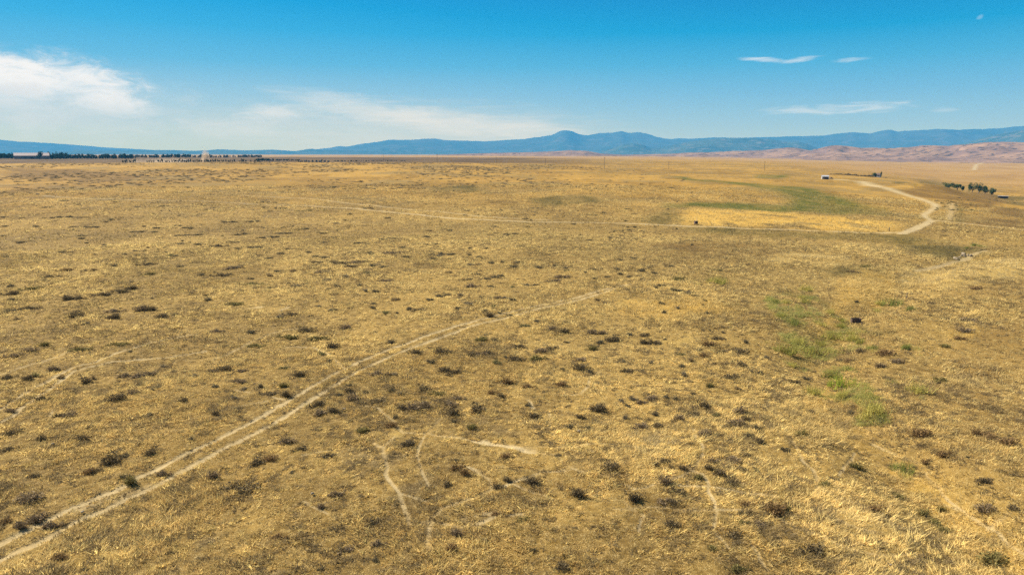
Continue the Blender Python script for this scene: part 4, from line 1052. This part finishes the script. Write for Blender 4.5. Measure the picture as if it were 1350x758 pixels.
def house_at(name, x, y, rz, w, d, h, rh, label, cat, wall, roof, doors, windows, group=None):
    root = empty(name, (x, y, gz(x, y) - .2), rz); tag(root, label, cat, group)
    m = MB(); m.box(-w / 2, w / 2, -d / 2, d / 2, 0, h)
    m.add([(-w / 2, -d / 2, h), (-w / 2, d / 2, h), (-w / 2, 0, h + rh - .02), (w / 2, -d / 2, h), (w / 2, d / 2, h), (w / 2, 0, h + rh - .02)], [(0, 2, 1), (3, 4, 5)])
    m.build('wall', wall, root)
    r = MB(); q = MB(); gable(q, -d / 2, d / 2, -w / 2, w / 2, h, h + rh)
    r.v = [(p[1], p[0], p[2]) for p in q.v]; r.f = [f[::-1] for f in q.f]; r.build('roof', roof, root)
    for (cx, cw, ch, mat) in doors:
        q = MB(); q.box(cx - cw / 2, cx + cw / 2, -d / 2 - .12, -d / 2 - .003, 0, ch); q.build('door', mat, root)
    for (cx, cz, cw, ch) in windows:
        q = MB(); q.box(cx - cw / 2, cx + cw / 2, -d / 2 - .08, -d / 2 - .003, cz - ch / 2, cz + ch / 2); q.build('window', M_DOOR, root)
    return root
kk = 1960 / FPX
x, y = at_d(41.5, 1960); face = -math.atan2(x, y)
house_at('packing_barn', x, y, face, 31 * kk, 26, 3.4 * kk, 3.0 * kk, 'huge pale pinkish barn with a low gable roof beside the dark tree line', 'barn', M_CREAM, M_ROOF,
         [(-25, 9, 5.5, M_ORANGE), (18, 10, 5.5, M_ORANGE), (0, 5, 4.5, M_DOOR)], [(-12, 4.5, 4, 1.4), (8, 4.5, 4, 1.4)])
x, y = at_d(242, 1420); house_at('long_shed', x, y, -math.atan2(x, y), 19, 8, 2.6, 1.0, 'long low white shed behind the row of slim dark trees', 'shed', M_PANEL, M_ROOF, [(-4, 2.5, 2.1, M_DOOR)], [(4, 1.6, 1.6, .8)])
x, y = at_d(358.5, 1500); house_at('farm_hut', x, y, -math.atan2(x, y), 6, 5, 3.0, 1.2, 'small white hut above the dark hedge on the plain edge', 'hut', M_WHITE, M_ROOF, [(0, 1.2, 2.1, M_DOOR)], [(2, 1.7, .9, .9)])
x, y = at(1087.5, 236.5); k = depth_of(x, y, gz(x, y)) / FPX
house_at('roadside_shed', x, y, -math.atan2(x, y) + .2, 8.2 * k, 5, 3.6 * k, 1.6 * k, 'white shed with a wide dark opening where the dirt road ends', 'shed', M_PANEL, M_WHITE, [(.8 * k, 4.6 * k, 3.4 * k, M_DOOR)], [(-2.8 * k, 1.9 * k, .9 * k, .9 * k)])  # near-black slab on the wall paints in the shade of the open front
def pickup(u, v):
    x, y = at(u, v); root = empty('pickup_truck', (x, y, gz(x, y)), .3); tag(root, 'dark pickup truck parked right of the white shed', 'truck')
    m = MB(); m.box(-2.6, 2.6, -.92, .92, .55, 1.05); m.build('body', M_DOOR, root, bevel=.08)
    m = MB(); m.add([(-.9, -.85, 1.05), (1.0, -.85, 1.05), (1.0, .85, 1.05), (-.9, .85, 1.05), (-.6, -.75, 1.8), (.6, -.75, 1.8), (.6, .75, 1.8), (-.6, .75, 1.8)], [(4, 5, 6, 7), (0, 1, 5, 4), (1, 2, 6, 5), (2, 3, 7, 6), (3, 0, 4, 7)]); m.build('cab', M_RUST, root, bevel=.05)
    for sx in (-1.6, 1.6):
        for sy in (-.9, .9):
            w = MB(); w.tube((sx, sy - .12, .38), (sx, sy + .12, .38), .38, .38, 14); w.build('wheel', M_DOOR, root)
pickup(1095.5, 236.2)
# the long low dark row with a house at its right end
x, y = far_px(1157, 226, 1010); k = 1010 / FPX
house_at('farmhouse', x, y, -math.atan2(x, y) - .2, 6.6 * k, 6, 2.6 * k, 1.9 * k, 'small grey-white farmhouse at the right end of the long dark row', 'house', M_WHITE, M_RUST, [(-1.0 * k, 1.1 * k, 1.8 * k, M_DOOR)], [(1.6 * k, 1.5 * k, 1.1 * k, .9 * k)])
x, y = far_px(1154, 226, 996); tree('yard_tree', x, y, 6.5, 5.8, 'dark rounded tree in front of the grey-white farmhouse', 'tree', None, 71, 350, .5, None, .15)
x, y = far_px(1162, 226.5, 1002); tree('yard_tree', x, y, 2.2, 8.0, 'slender dark tree just right of the farmhouse', 'tree', None, 72, 250, .4, None, .15)
hm = [shrub_data(i, 'd') for i in range(4)]
us = np.concatenate([np.arange(1096, 1153, 2.6), [1165, 1168.5]])
for i, u in enumerate(us):
    x, y = far_px(float(u), 225.5, 1000 + random.uniform(-4, 4)); o = link('dark_bush', hm[i % 4]); o.location = (x, y, gz(x, y) - .1)
    sc = random.uniform(.7, 1.2) * (0.55 if u < 1102 or u > 1160 else 1.0); o.scale = (4.4 * sc, 3.0, 4.2 * sc); o.rotation_euler = (0, 0, random.uniform(0, 6))
    tag(o, 'dark low bush in the long row left of the farmhouse' if u < 1155 else ('low dark bush close right of the slender farmhouse tree' if u < 1167 else 'last low dark bush at the right end of the farm row'), 'bush', 'dark bushes in the long row by the farmhouse')
def shelter(u, v, d):
    x, y = far_px(u, v, d); root = empty('livestock_shelter', (x, y, gz(x, y)), -math.atan2(x, y) + .1); tag(root, 'low open shelter with a white roof in the far valley', 'shelter')
    m = MB(); m.box(-4.2, 4.2, -2.2, 2.2, 2.1, 2.4); m.build('roof', M_WHITE, root)
    m = MB(); m.box(-4.0, 4.0, 1.6, 1.8, 0, 2.098); m.build('wall', M_DOOR, root)
    for sx in (-3.9, 0, 3.9):
        m = MB(); m.box(sx - .15, sx + .15, -2.0, -1.7, -.2, 2.098); m.build('post', M_DOOR, root)
shelter(1323, 256, 830)

# trees and stakes along the far edge of the plain
M_FARTREE = shrub_mat('windbreak_leaves', (.030, .048, .026), (.042, .06, .03), .15)
slim = [crown_mesh('slim_tree', np.random.default_rng(300 + i), 2.2, 5.4, 0.0, 90, .5, 5) for i in range(4)]
for me in slim: me.materials.append(M_FARTREE)
us = list(np.arange(161, 178, 2.7)) + list(np.arange(193, 343, 2.9)) + list(np.arange(394, 438, 4.4))
for i, u in enumerate(us):
    if random.random() < .12: continue
    x, y = at_d(u + random.uniform(-.7, .7), 1165 + random.uniform(-10, 10)); o = link('slim_tree', slim[i % 4]); o.location = (x, y, gz(x, y) - .2)
    s = random.uniform(.75, 1.15); o.scale = (s, s, s); o.rotation_euler = (0, 0, random.uniform(0, 6))
    tag(o, 'slim dark tree in the long row along the far left edge of the plain', 'tree', 'slim trees in a row along the far left edge of the plain')
for i, u in enumerate(np.arange(396, 434, 5.2)):
    x, y = at_d(float(u), 1185); root = empty('white_stake_panel', (x, y, gz(x, y) - .1), -math.atan2(x, y))
    tag(root, 'small white panel between slim dark trees on the far plain edge', 'panel', 'white panels in a row on the far plain edge')
    m = MB(); m.box(-1.6, 1.6, -.1, .1, .5, 3.0); m.build('board', M_PANEL, root)
    m = MB(); m.box(-1.5, -1.3, .102, .25, 0, 2.8); m.build('post', M_DARKWOOD, root)
    m = MB(); m.box(1.3, 1.5, .102, .25, 0, 2.8); m.build('post', M_DARKWOOD, root)
# the dark wood behind: reads as one mass
def far_wood(name, spans, label):
    V = []; T = []; rng = np.random.default_rng(9)
    for u0, u1, d, hpx, gap in spans:
        u = u0
        while u < u1:
            if rng.uniform() > gap:
                x, y = at_d(u, d + rng.uniform(-40, 40)); z = gz(x, y); h = hpx * d / FPX * rng.uniform(.7, 1.15); w = h * rng.uniform(.4, .75)
                n = 70
                c = rng.normal(0, 1, (n, 3)); c /= np.linalg.norm(c, axis=1)[:, None]; c *= rng.uniform(.4, 1, (n, 1))
                p = np.array([x, y, z + h * .52]) + c * np.array([w * .5, w * .5, h * .5])
                a = rng.normal(0, 1, (n, 3)) * h * .1; b = rng.normal(0, 1, (n, 3)) * h * .1
                V.append(np.stack([p - a, p + b, p + a * .8 - b * .5], 1).reshape(-1, 3)); T.append(np.repeat(rng.uniform(.6, 1.3, n), 3))
            u += rng.uniform(.7, 1.6)
    V = np.concatenate(V); T = np.concatenate(T)
    me = raw_mesh(name, V, np.arange(len(V)).reshape(-1, 3), 3); color_attr(me, 'tint', np.stack([T, T, T, np.ones_like(T)], -1))
    tag(link(name, me, M_FARTREE), label, 'woods', None, 'stuff')
far_wood('windbreak_woods', [(-60, 25, 2050, 5.6, .05), (57, 92, 2000, 6.2, .05), (92, 178, 2050, 5.0, .12), (178, 215, 2300, 3.6, .2), (215, 250, 2400, 4.2, .1), (250, 345, 2500, 3.2, .3)], 'dark windbreak woods along the far left horizon')
far_wood('far_hedge', [(338, 362, 1500, 3.2, .05), (362, 395, 1500, 2.2, .1), (440, 470, 1400, 1.7, .2), (470, 535, 1400, 1.5, .35)], 'dark hedge on the far edge of the plain')
x, y = at_d(51.5, 1900); tree('round_tree', x, y, 13, 18, 'round dark tree rising before the right end of the huge barn', 'tree', None, 91, 500, 1.0, M_FARTREE, .25)

# ------------------------------------------------------------------ hills and mountains
def mountain_mat(name, c1, c2, c3, s):
    m, t, out = new_mat(name)
    geo = t.new('ShaderNodeNewGeometry'); pos = geo.outputs['Position']
    n1 = t.noise(pos, s, 6, .6); n2 = t.noise(pos, s * 6, 5, .65)
    c = t.mix(t.step(n1, .4, .62), c1, c2); c = t.mix(t.step(n2, .53, .60), c, c3)
    b = t.new('ShaderNodeBsdfDiffuse'); t.put(b.inputs[0], c); t.l.new(b.outputs[0], out.inputs[0])
    return m
def mountains(name, D, depth, sil, mat, seed, rough=.35, foot_z=0.0, spur=1.0, nu=520, ns=56, fold=.5):
    """a range whose crest stands D metres out; real width and depth, spurs and gullies on its flanks"""
    u0, u1 = sil[0][0], sil[-1][0]
    us = np.linspace(u0, u1, nu); vs = np.interp(us, [s[0] for s in sil], [s[1] for s in sil])
    az = np.arctan((us - CX) / FPX)
    elev = np.tan(np.arctan2(-(np.array([ray_dir(a, b)[2] for a, b in zip(us, vs)]) * -1.0), np.array([math.hypot(ray_dir(a, b)[0], ray_dir(a, b)[1]) for a, b in zip(us, vs)])))
    H = CAM_H + elev * D
    s = np.linspace(0, 1.5, ns)
    S, A = np.meshgrid(s, az); Hh = np.repeat(H[:, None], ns, 1)
    Dd = D - depth + depth * S
    X = Dd * np.sin(A); Y = Dd * np.cos(A)
    prof = np.where(S <= 1, S ** 1.35, np.maximum(0, 1 - (S - 1) * 2) ** 1.2)
    wl = depth * fold
    rn = 1 - np.abs(2 * fbm(X / wl, Y / (wl * 2.2), 4, seed) - 1); rn2 = fbm(X / wl * 3, Y / wl * 2, 4, seed + 5)
    k = np.sin(np.clip(S, 0, 1) * np.pi) * spur
    Z = foot_z + (Hh - foot_z) * prof * (1 + k * (rough * 1.6 * (rn - .75) + rough * .7 * (rn2 - .5)))
    small = (fbm(az * 160 , az * 0, 3, seed + 9) - .5) * .05
    Z = np.where(S > 0, Z * (1 + small[:, None] * prof), Z - 30)
    Z[:, -1] = foot_z - 40
    V = np.stack([X, Y, Z], -1).reshape(-1, 3)
    idx = np.arange(nu * ns).reshape(nu, ns)
    F = np.stack([idx[:-1, :-1], idx[1:, :-1], idx[1:, 1:], idx[:-1, 1:]], -1).reshape(-1, 4)
    me = raw_mesh(name, V, F, 4); me.polygons.foreach_set('use_smooth', np.ones(len(F), bool))
    tag(link(name, me, mat), kind='structure')
M_MTN = mountain_mat('chaparral', (.05, .062, .038), (.075, .08, .048), (.10, .09, .058), .0006)
M_MTN2 = mountain_mat('chaparral_near', (.04, .055, .035), (.065, .075, .042), (.12, .10, .06), .0009)
M_PINK = mountain_mat('dry_hills', (.232, .135, .077), (.150, .090, .063), (.065, .045, .038), .0034)
mountains('mountains', 23000, 3500, [(-900, 178), (-400, 178), (-100, 180), (0, 182.5), (40, 186.5), (90, 189.5), (150, 194.5), (230, 199), (300, 202), (340, 204)], M_MTN, 2, .3)
mountains('mountains', 17000, 2500, [(60, 203), (110, 198.5), (160, 199), (200, 198), (235, 198), (265, 199), (300, 197), (330, 198.5), (365, 197.4), (395, 199.5), (415, 196), (430, 198), (450, 197.5), (480, 199), (560, 198.5), (620, 200), (700, 203)], M_MTN2, 12, .3)
mountains('mountains', 21000, 4500, [(380, 203), (420, 197), (440, 195), (452, 192.3), (462, 193.5), (480, 190), (505, 186.5), (519, 184.2), (545, 184.5), (560, 183), (575, 182.8), (590, 185), (640, 186.3), (665, 184.5), (690, 183.5), (715, 179.5), (727, 177.5), (735, 173), (745, 171.4), (752, 173), (762, 177), (772, 178.3), (785, 175.6), (805, 174.5), (815, 172.4), (825, 174.8), (840, 174), (850, 177), (865, 181.5), (880, 183.5), (890, 182), (905, 183), (930, 181.2), (975, 181.3), (1010, 180.8), (1035, 179.5), (1075, 178.5), (1100, 174.8), (1118, 174), (1135, 175.5), (1150, 172.3), (1160, 170.8), (1170, 173), (1195, 171.5), (1215, 170.3), (1250, 170.8), (1275, 169.8), (1300, 169), (1320, 166.5), (1338, 165.2), (1360, 166), (1500, 160), (1800, 165), (2400, 170)], M_MTN, 3, .42)
mountains('mountains', 15500, 2600, [(790, 199), (805, 196), (818, 190), (832, 188.8), (845, 191), (855, 196), (866, 195), (885, 190.5), (905, 186), (930, 183.2), (960, 181.8), (985, 182.2), (1010, 184), (1030, 187.5), (1045, 187), (1056, 189.5), (1065, 194), (1075, 198)], M_MTN2, 33, .4)
mountains('mountains', 15000, 2200, [(1180, 199), (1230, 193), (1255, 190), (1280, 182), (1295, 178), (1320, 174), (1345, 168), (1380, 166), (1500, 168), (1900, 175)], M_MTN2, 43, .45)
mountains('hills', 6400, 1900, [(540, 206), (600, 203.5), (650, 201.8), (690, 201), (720, 200.2), (750, 198.3), (770, 198.8), (790, 202.5), (820, 204.3), (850, 203.5), (880, 203), (900, 201.3), (930, 200.8), (960, 199.5), (1000, 198), (1020, 195.5), (1032, 194.2), (1045, 195.5), (1060, 198.5), (1080, 199), (1110, 200), (1160, 201), (1250, 202), (1350, 203), (1500, 203)], M_PINK, 21, 1.0, -10, fold=.24)
mountains('hills', 5500, 1500, [(1040, 203), (1062, 198), (1075, 195), (1087, 192), (1098, 191.6), (1110, 193), (1125, 195), (1145, 195.5), (1170, 196), (1190, 194), (1205, 191.5), (1220, 192), (1240, 193.5), (1262, 190), (1275, 188.5), (1292, 187), (1310, 186.5), (1330, 187.5), (1350, 187), (1450, 184), (1700, 190), (2200, 198)], M_PINK, 27, 1.15, -18, fold=.26)

# ------------------------------------------------------------------ dust raised beyond the plain
def dust(name, u, d, w, dep, h, dens, label, seed):
    x, y = at_d(u, d); z = gz(x, y)
    import bmesh
    bm = bmesh.new(); bmesh.ops.create_icosphere(bm, subdivisions=3, radius=1.0)
    for v in bm.verts: v.co = (v.co.x * w / 2, v.co.y * dep / 2, v.co.z * h)
    me = bpy.data.meshes.new(name); bm.to_mesh(me); bm.free()
    m, t, out = new_mat('dust_' + name)
    tc = t.new('ShaderNodeTexCoord'); p = tc.outputs['Object']
    sep = t.new('ShaderNodeSeparateXYZ'); t.l.new(p, sep.inputs[0])
    ex = t.math('MULTIPLY', sep.outputs[0], 2 / w); ey = t.math('MULTIPLY', sep.outputs[1], 2 / dep); ez = t.math('MULTIPLY', sep.outputs[2], 1 / h)
    r2 = t.math('ADD', t.math('ADD', t.math('MULTIPLY', ex, ex), t.math('MULTIPLY', ey, ey)), t.math('MULTIPLY', ez, ez))
    fall = t.step(r2, 1.0, .05); nz = t.step(t.noise(p, 7.0 / max(w, h), 4, .6), .35, .7)
    low = t.step(ez, 1.0, .0, .06, 1.0)
    den = t.math('MULTIPLY', t.math('MULTIPLY', t.math('MULTIPLY', fall, nz), low), dens)
    v = t.new('ShaderNodeVolumePrincipled'); v.inputs['Color'].default_value = (.66, .50, .33, 1); t.put(v.inputs['Density'], den); v.inputs['Anisotropy'].default_value = .2
    t.l.new(v.outputs[0], out.inputs['Volume'])
    o = link(name, me, m); o.location = (x, y, z); tag(o, label, 'dust', None, 'stuff')
dust('dust_plume', 271, 1250, 16, 16, 26, .9, 'tan column of dust rising behind the slim trees', 1)
dust('dust_cloud', 212, 1290, 130, 50, 11, .045, 'low pale dust drifting behind the slim trees', 2)

# ------------------------------------------------------------------ haze
def haze():
    m, t, out = new_mat('haze')
    v = t.new('ShaderNodeVolumePrincipled'); v.inputs['Color'].default_value = (*HAZE_COL, 1); v.inputs['Density'].default_value = HAZE_DENSITY; v.inputs['Anisotropy'].default_value = 0.0
    t.l.new(v.outputs[0], out.inputs['Volume'])
    b = MB(); b.box(-HAZE_SIDE, HAZE_SIDE, -HAZE_SIDE, HAZE_SIDE, -140, HAZE_TOP)
    tag(b.build('haze', m), 'thin blue summer haze over the whole plain', 'haze', None, 'stuff')
haze()

# ------------------------------------------------------------------ sky
def lin(c):
    return tuple(((v / 255) / 12.92 if v / 255 <= .04045 else ((v / 255 + .055) / 1.055) ** 2.4) for v in c)
def sky():
    w = bpy.data.worlds.new('World'); scene.world = w; w.use_nodes = True
    nt = w.node_tree; nt.nodes.clear(); t = NT(nt)
    out = t.new('ShaderNodeOutputWorld'); bg = t.new('ShaderNodeBackground'); bg.inputs[1].default_value = SKY_STRENGTH
    st = t.new('ShaderNodeTexSky', sky_type='NISHITA'); st.sun_disc = False; st.sun_elevation = R(SUN_EL); st.sun_rotation = R(SUN_AZ)
    st.altitude = 200; st.air_density = 1.0; st.dust_density = .6; st.ozone_density = 3.0
    tc = t.new('ShaderNodeTexCoord'); d = tc.outputs['Generated']
    nrm = t.new('ShaderNodeVectorMath', operation='NORMALIZE'); t.l.new(d, nrm.inputs[0])
    sp = t.new('ShaderNodeSeparateXYZ'); t.l.new(nrm.outputs[0], sp.inputs[0])
    el = t.math('ARCSINE', sp.outputs[2]); az = t.math('ARCTAN2', sp.outputs[0], sp.outputs[1])
    K = 1.0 / (SKY_STRENGTH * 2 ** EXPOSURE)
    def ramp(stops):
        r = t.new('ShaderNodeValToRGB'); cr = r.color_ramp; cr.interpolation = 'EASE' if False else 'LINEAR'
        mr = t.new('ShaderNodeMapRange'); t.put(mr.inputs[0], el); mr.inputs[1].default_value = 0; mr.inputs[2].default_value = R(40)
        t.l.new(mr.outputs[0], r.inputs[0])
        for i, (e, c) in enumerate(stops):
            x = cr.elements[i] if i < 2 else cr.elements.new(e / 40)
            x.position = e / 40; x.color = (*lin(c), 1)
        return r.outputs[0]
    left = ramp([(0, (202, 220, 219)), (1.0, (200, 220, 222)), (2.6, (185, 215, 225)), (4.6, (158, 206, 229)), (6.8, (110, 192, 230)), (9.2, (72, 181, 230)), (11.8, (40, 168, 227)), (20, (30, 120, 200)), (40, (25, 95, 175))])
    right = ramp([(0, (186, 214, 222)), (1.0, (182, 213, 224)), (2.6, (160, 206, 226)), (4.6, (128, 194, 227)), (6.8, (90, 183, 224)), (9.2, (42, 167, 219)), (11.8, (8, 149, 209)), (20, (10, 105, 185)), (40, (18, 85, 165))])
    c = t.mix(t.step(az, R(-34), R(30)), left, right)
    c = t.mix(1.0, c, (K, K, K), 'MULTIPLY')
    c = t.mix(t.step(el, R(22), R(45)), c, st.outputs[0])
    # clouds, each at its own bearing and height in the sky
    cb = t.new('ShaderNodeCombineXYZ'); t.put(cb.inputs[0], t.math('MULTIPLY', az, 9.0)); t.put(cb.inputs[1], t.math('MULTIPLY', el, 26.0))
    n1 = t.noise(cb.outputs[0], 2.3, 8, .68, .5)
    cb2 = t.new('ShaderNodeCombineXYZ'); t.put(cb2.inputs[0], t.math('MULTIPLY', az, 7.0)); t.put(cb2.inputs[1], t.math('MULTIPLY', el, 60.0)); cb2.inputs[2].default_value = 3.3
    n2 = t.noise(cb2.outputs[0], 2.1, 8, .66, .8)
    def ae(u, v):
        x, y, z = ray_dir(u, v); return math.atan2(x, y), math.atan2(z, math.hypot(x, y))
    def cloud(c, u, v, ru, rv, tilt, amp, e0, e1, opac, noise, col=(.93, .94, .95), under=None):
        a0, b0 = ae(u, v); a1, b1 = ae(u + ru, v); ra = abs(a1 - a0); re = abs(ae(u, v - rv)[1] - b0)
        da = t.math('SUBTRACT', az, a0); de = t.math('SUBTRACT', t.math('SUBTRACT', el, b0), t.math('MULTIPLY', da, tilt))
        q = t.math('ADD', t.math('POWER', t.math('ABSOLUTE', t.math('DIVIDE', da, ra)), 2.0), t.math('POWER', t.math('ABSOLUTE', t.math('DIVIDE', de, re)), 2.0))
        f = t.math('ADD', t.math('SUBTRACT', 1.0, q), t.math('MULTIPLY', t.math('SUBTRACT', noise, .5), amp))
        f = t.math('MULTIPLY', t.step(f, e0, e1), opac)
        if under is not None:      # white top, thinning downwards
            f = t.math('MULTIPLY', f, t.step(de, -re * under, re * .35, .12, 1.0))
        return t.mix(f, c, tuple(x * K for x in col))
    c = cloud(c, 540, 176, 330, 50, -.02, 1.6, -.1, 1.4, .5, n2, (.78, .80, .78))
    c = cloud(c, 470, 142, 110, 18, -.17, 2.4, -.4, 1.4, .5, n2, (.82, .84, .82))
    c = cloud(c, 620, 164, 160, 16, -.09, 2.2, -.5, 1.4, .7, n2, (.82, .83, .80))
    c = cloud(c, 355, 151, 48, 15, 0, 3.6, -.2, 1.4, .7, n1, (.84, .86, .85), 1.0)
    c = cloud(c, 300, 168, 90, 16, 0, 2.8, -.2, 1.5, .45, n1, (.80, .83, .83))
    c = cloud(c, 30, 126, 225, 66, -.06, 2.2, -.3, 1.4, .65, n1, (.74, .80, .83))
    c = cloud(c, 148, 136, 62, 24, -.12, 3.2, -.2, 1.2, .75, n1, (.85, .88, .89), 1.0)
    c = cloud(c, 60, 107, 140, 40, -.10, 3.2, -.15, 1.1, .88, n1, (.93, .935, .93), .8)
    c = cloud(c, -30, 104, 130, 40, 0, 2.8, -.1, .9, .88, n1, (.93, .935, .93), .8)
    c = cloud(c, 15, 118, 60, 12, .05, 3.5, .3, 1.4, .5, n1, (.72, .77, .81))
    c = cloud(c, 1100, 144, 130, 9, .02, 3.6, .1, 1.6, .6, n2, (.78, .85, .87))
    c = cloud(c, 1150, 137, 55, 5, 0, 3.4, .1, 1.5, .35, n2, (.8, .86, .88))
    c = cloud(c, 1008, 79, 36, 4.0, -.09, 3.4, .0, 1.7, .7, n2, (.86, .91, .93))
    c = cloud(c, 1052, 79.5, 34, 4.2, .10, 3.4, .0, 1.7, .75, n2, (.86, .91, .93))
    c = cloud(c, 1120, 79, 38, 3.6, .05, 3.2, .1, 1.5, .5, n2, (.72, .84, .90))
    c = cloud(c, 1292, 23, 6, 4, .3, 2.4, .1, 1.6, .4, n2, (.6, .8, .92))
    c = cloud(c, 1245, 145, 24, 5, 0, 3.0, .1, 1.5, .3, n2, (.75, .84, .88))
    # the sky is brighter than it looks from below: the haze takes a part of it and adds its own blue
    lift = t.math('MAXIMUM', sp.outputs[2], .002)
    run = t.math('MINIMUM', t.math('DIVIDE', HAZE_TOP - CAM_H, lift), t.math('DIVIDE', HAZE_SIDE, t.math('MAXIMUM', t.math('ABSOLUTE', t.math('COSINE', az)), .7)))
    tr = t.math('EXPONENT', t.math('MULTIPLY', run, -HAZE_DENSITY))
    hz = t.new('ShaderNodeMix', data_type='RGBA', blend_type='SUBTRACT'); hz.inputs[0].default_value = 1
    t.put(hz.inputs[6], c)
    sc_ = t.new('ShaderNodeVectorMath', operation='SCALE'); sc_.inputs[0].default_value = tuple(x * K for x in HAZE_GLOW); t.put(sc_.inputs['Scale'], t.math('SUBTRACT', 1.0, tr))
    t.l.new(sc_.outputs[0], hz.inputs[7])
    dv = t.new('ShaderNodeVectorMath', operation='SCALE'); t.l.new(hz.outputs[2], dv.inputs[0]); t.put(dv.inputs['Scale'], t.math('DIVIDE', 1.0, tr))
    ab = t.new('ShaderNodeVectorMath', operation='MAXIMUM'); t.l.new(dv.outputs[0], ab.inputs[0]); ab.inputs[1].default_value = (.01, .01, .01)
    t.put(bg.inputs[0], ab.outputs[0]); t.l.new(bg.outputs[0], out.inputs[0])
sky()

sun = bpy.data.lights.new('sun', 'SUN'); sun.energy = SUN_STRENGTH; sun.angle = R(.53); sun.color = (1.0, .95, .87)
so = bpy.data.objects.new('sun', sun); COL.objects.link(so)
from mathutils import Vector
sd = Vector((math.sin(R(SUN_AZ)) * math.cos(R(SUN_EL)), math.cos(R(SUN_AZ)) * math.cos(R(SUN_EL)), math.sin(R(SUN_EL))))
so.rotation_euler = sd.to_track_quat('Z', 'Y').to_euler(); so.location = (0, 0, 200)

cam = bpy.data.cameras.new('camera'); co_ = bpy.data.objects.new('camera', cam); COL.objects.link(co_)
cam.sensor_width = 36; cam.lens = 36 * FPX / 1350; cam.clip_start = .5; cam.clip_end = 80000
co_.location = (0, 0, CAM_H); co_.rotation_euler = (math.pi / 2 - PITCH, 0, 0)
scene.camera = co_

scene.view_settings.view_transform = 'Standard'; scene.view_settings.look = 'None'
scene.view_settings.exposure = EXPOSURE; scene.view_settings.gamma = 1; scene.view_settings.use_curve_mapping = False
cy = scene.cycles
cy.max_bounces = 5; cy.diffuse_bounces = 3; cy.glossy_bounces = 2; cy.transmission_bounces = 2; cy.volume_bounces = 1; cy.transparent_max_bounces = 8
cy.use_denoising = False
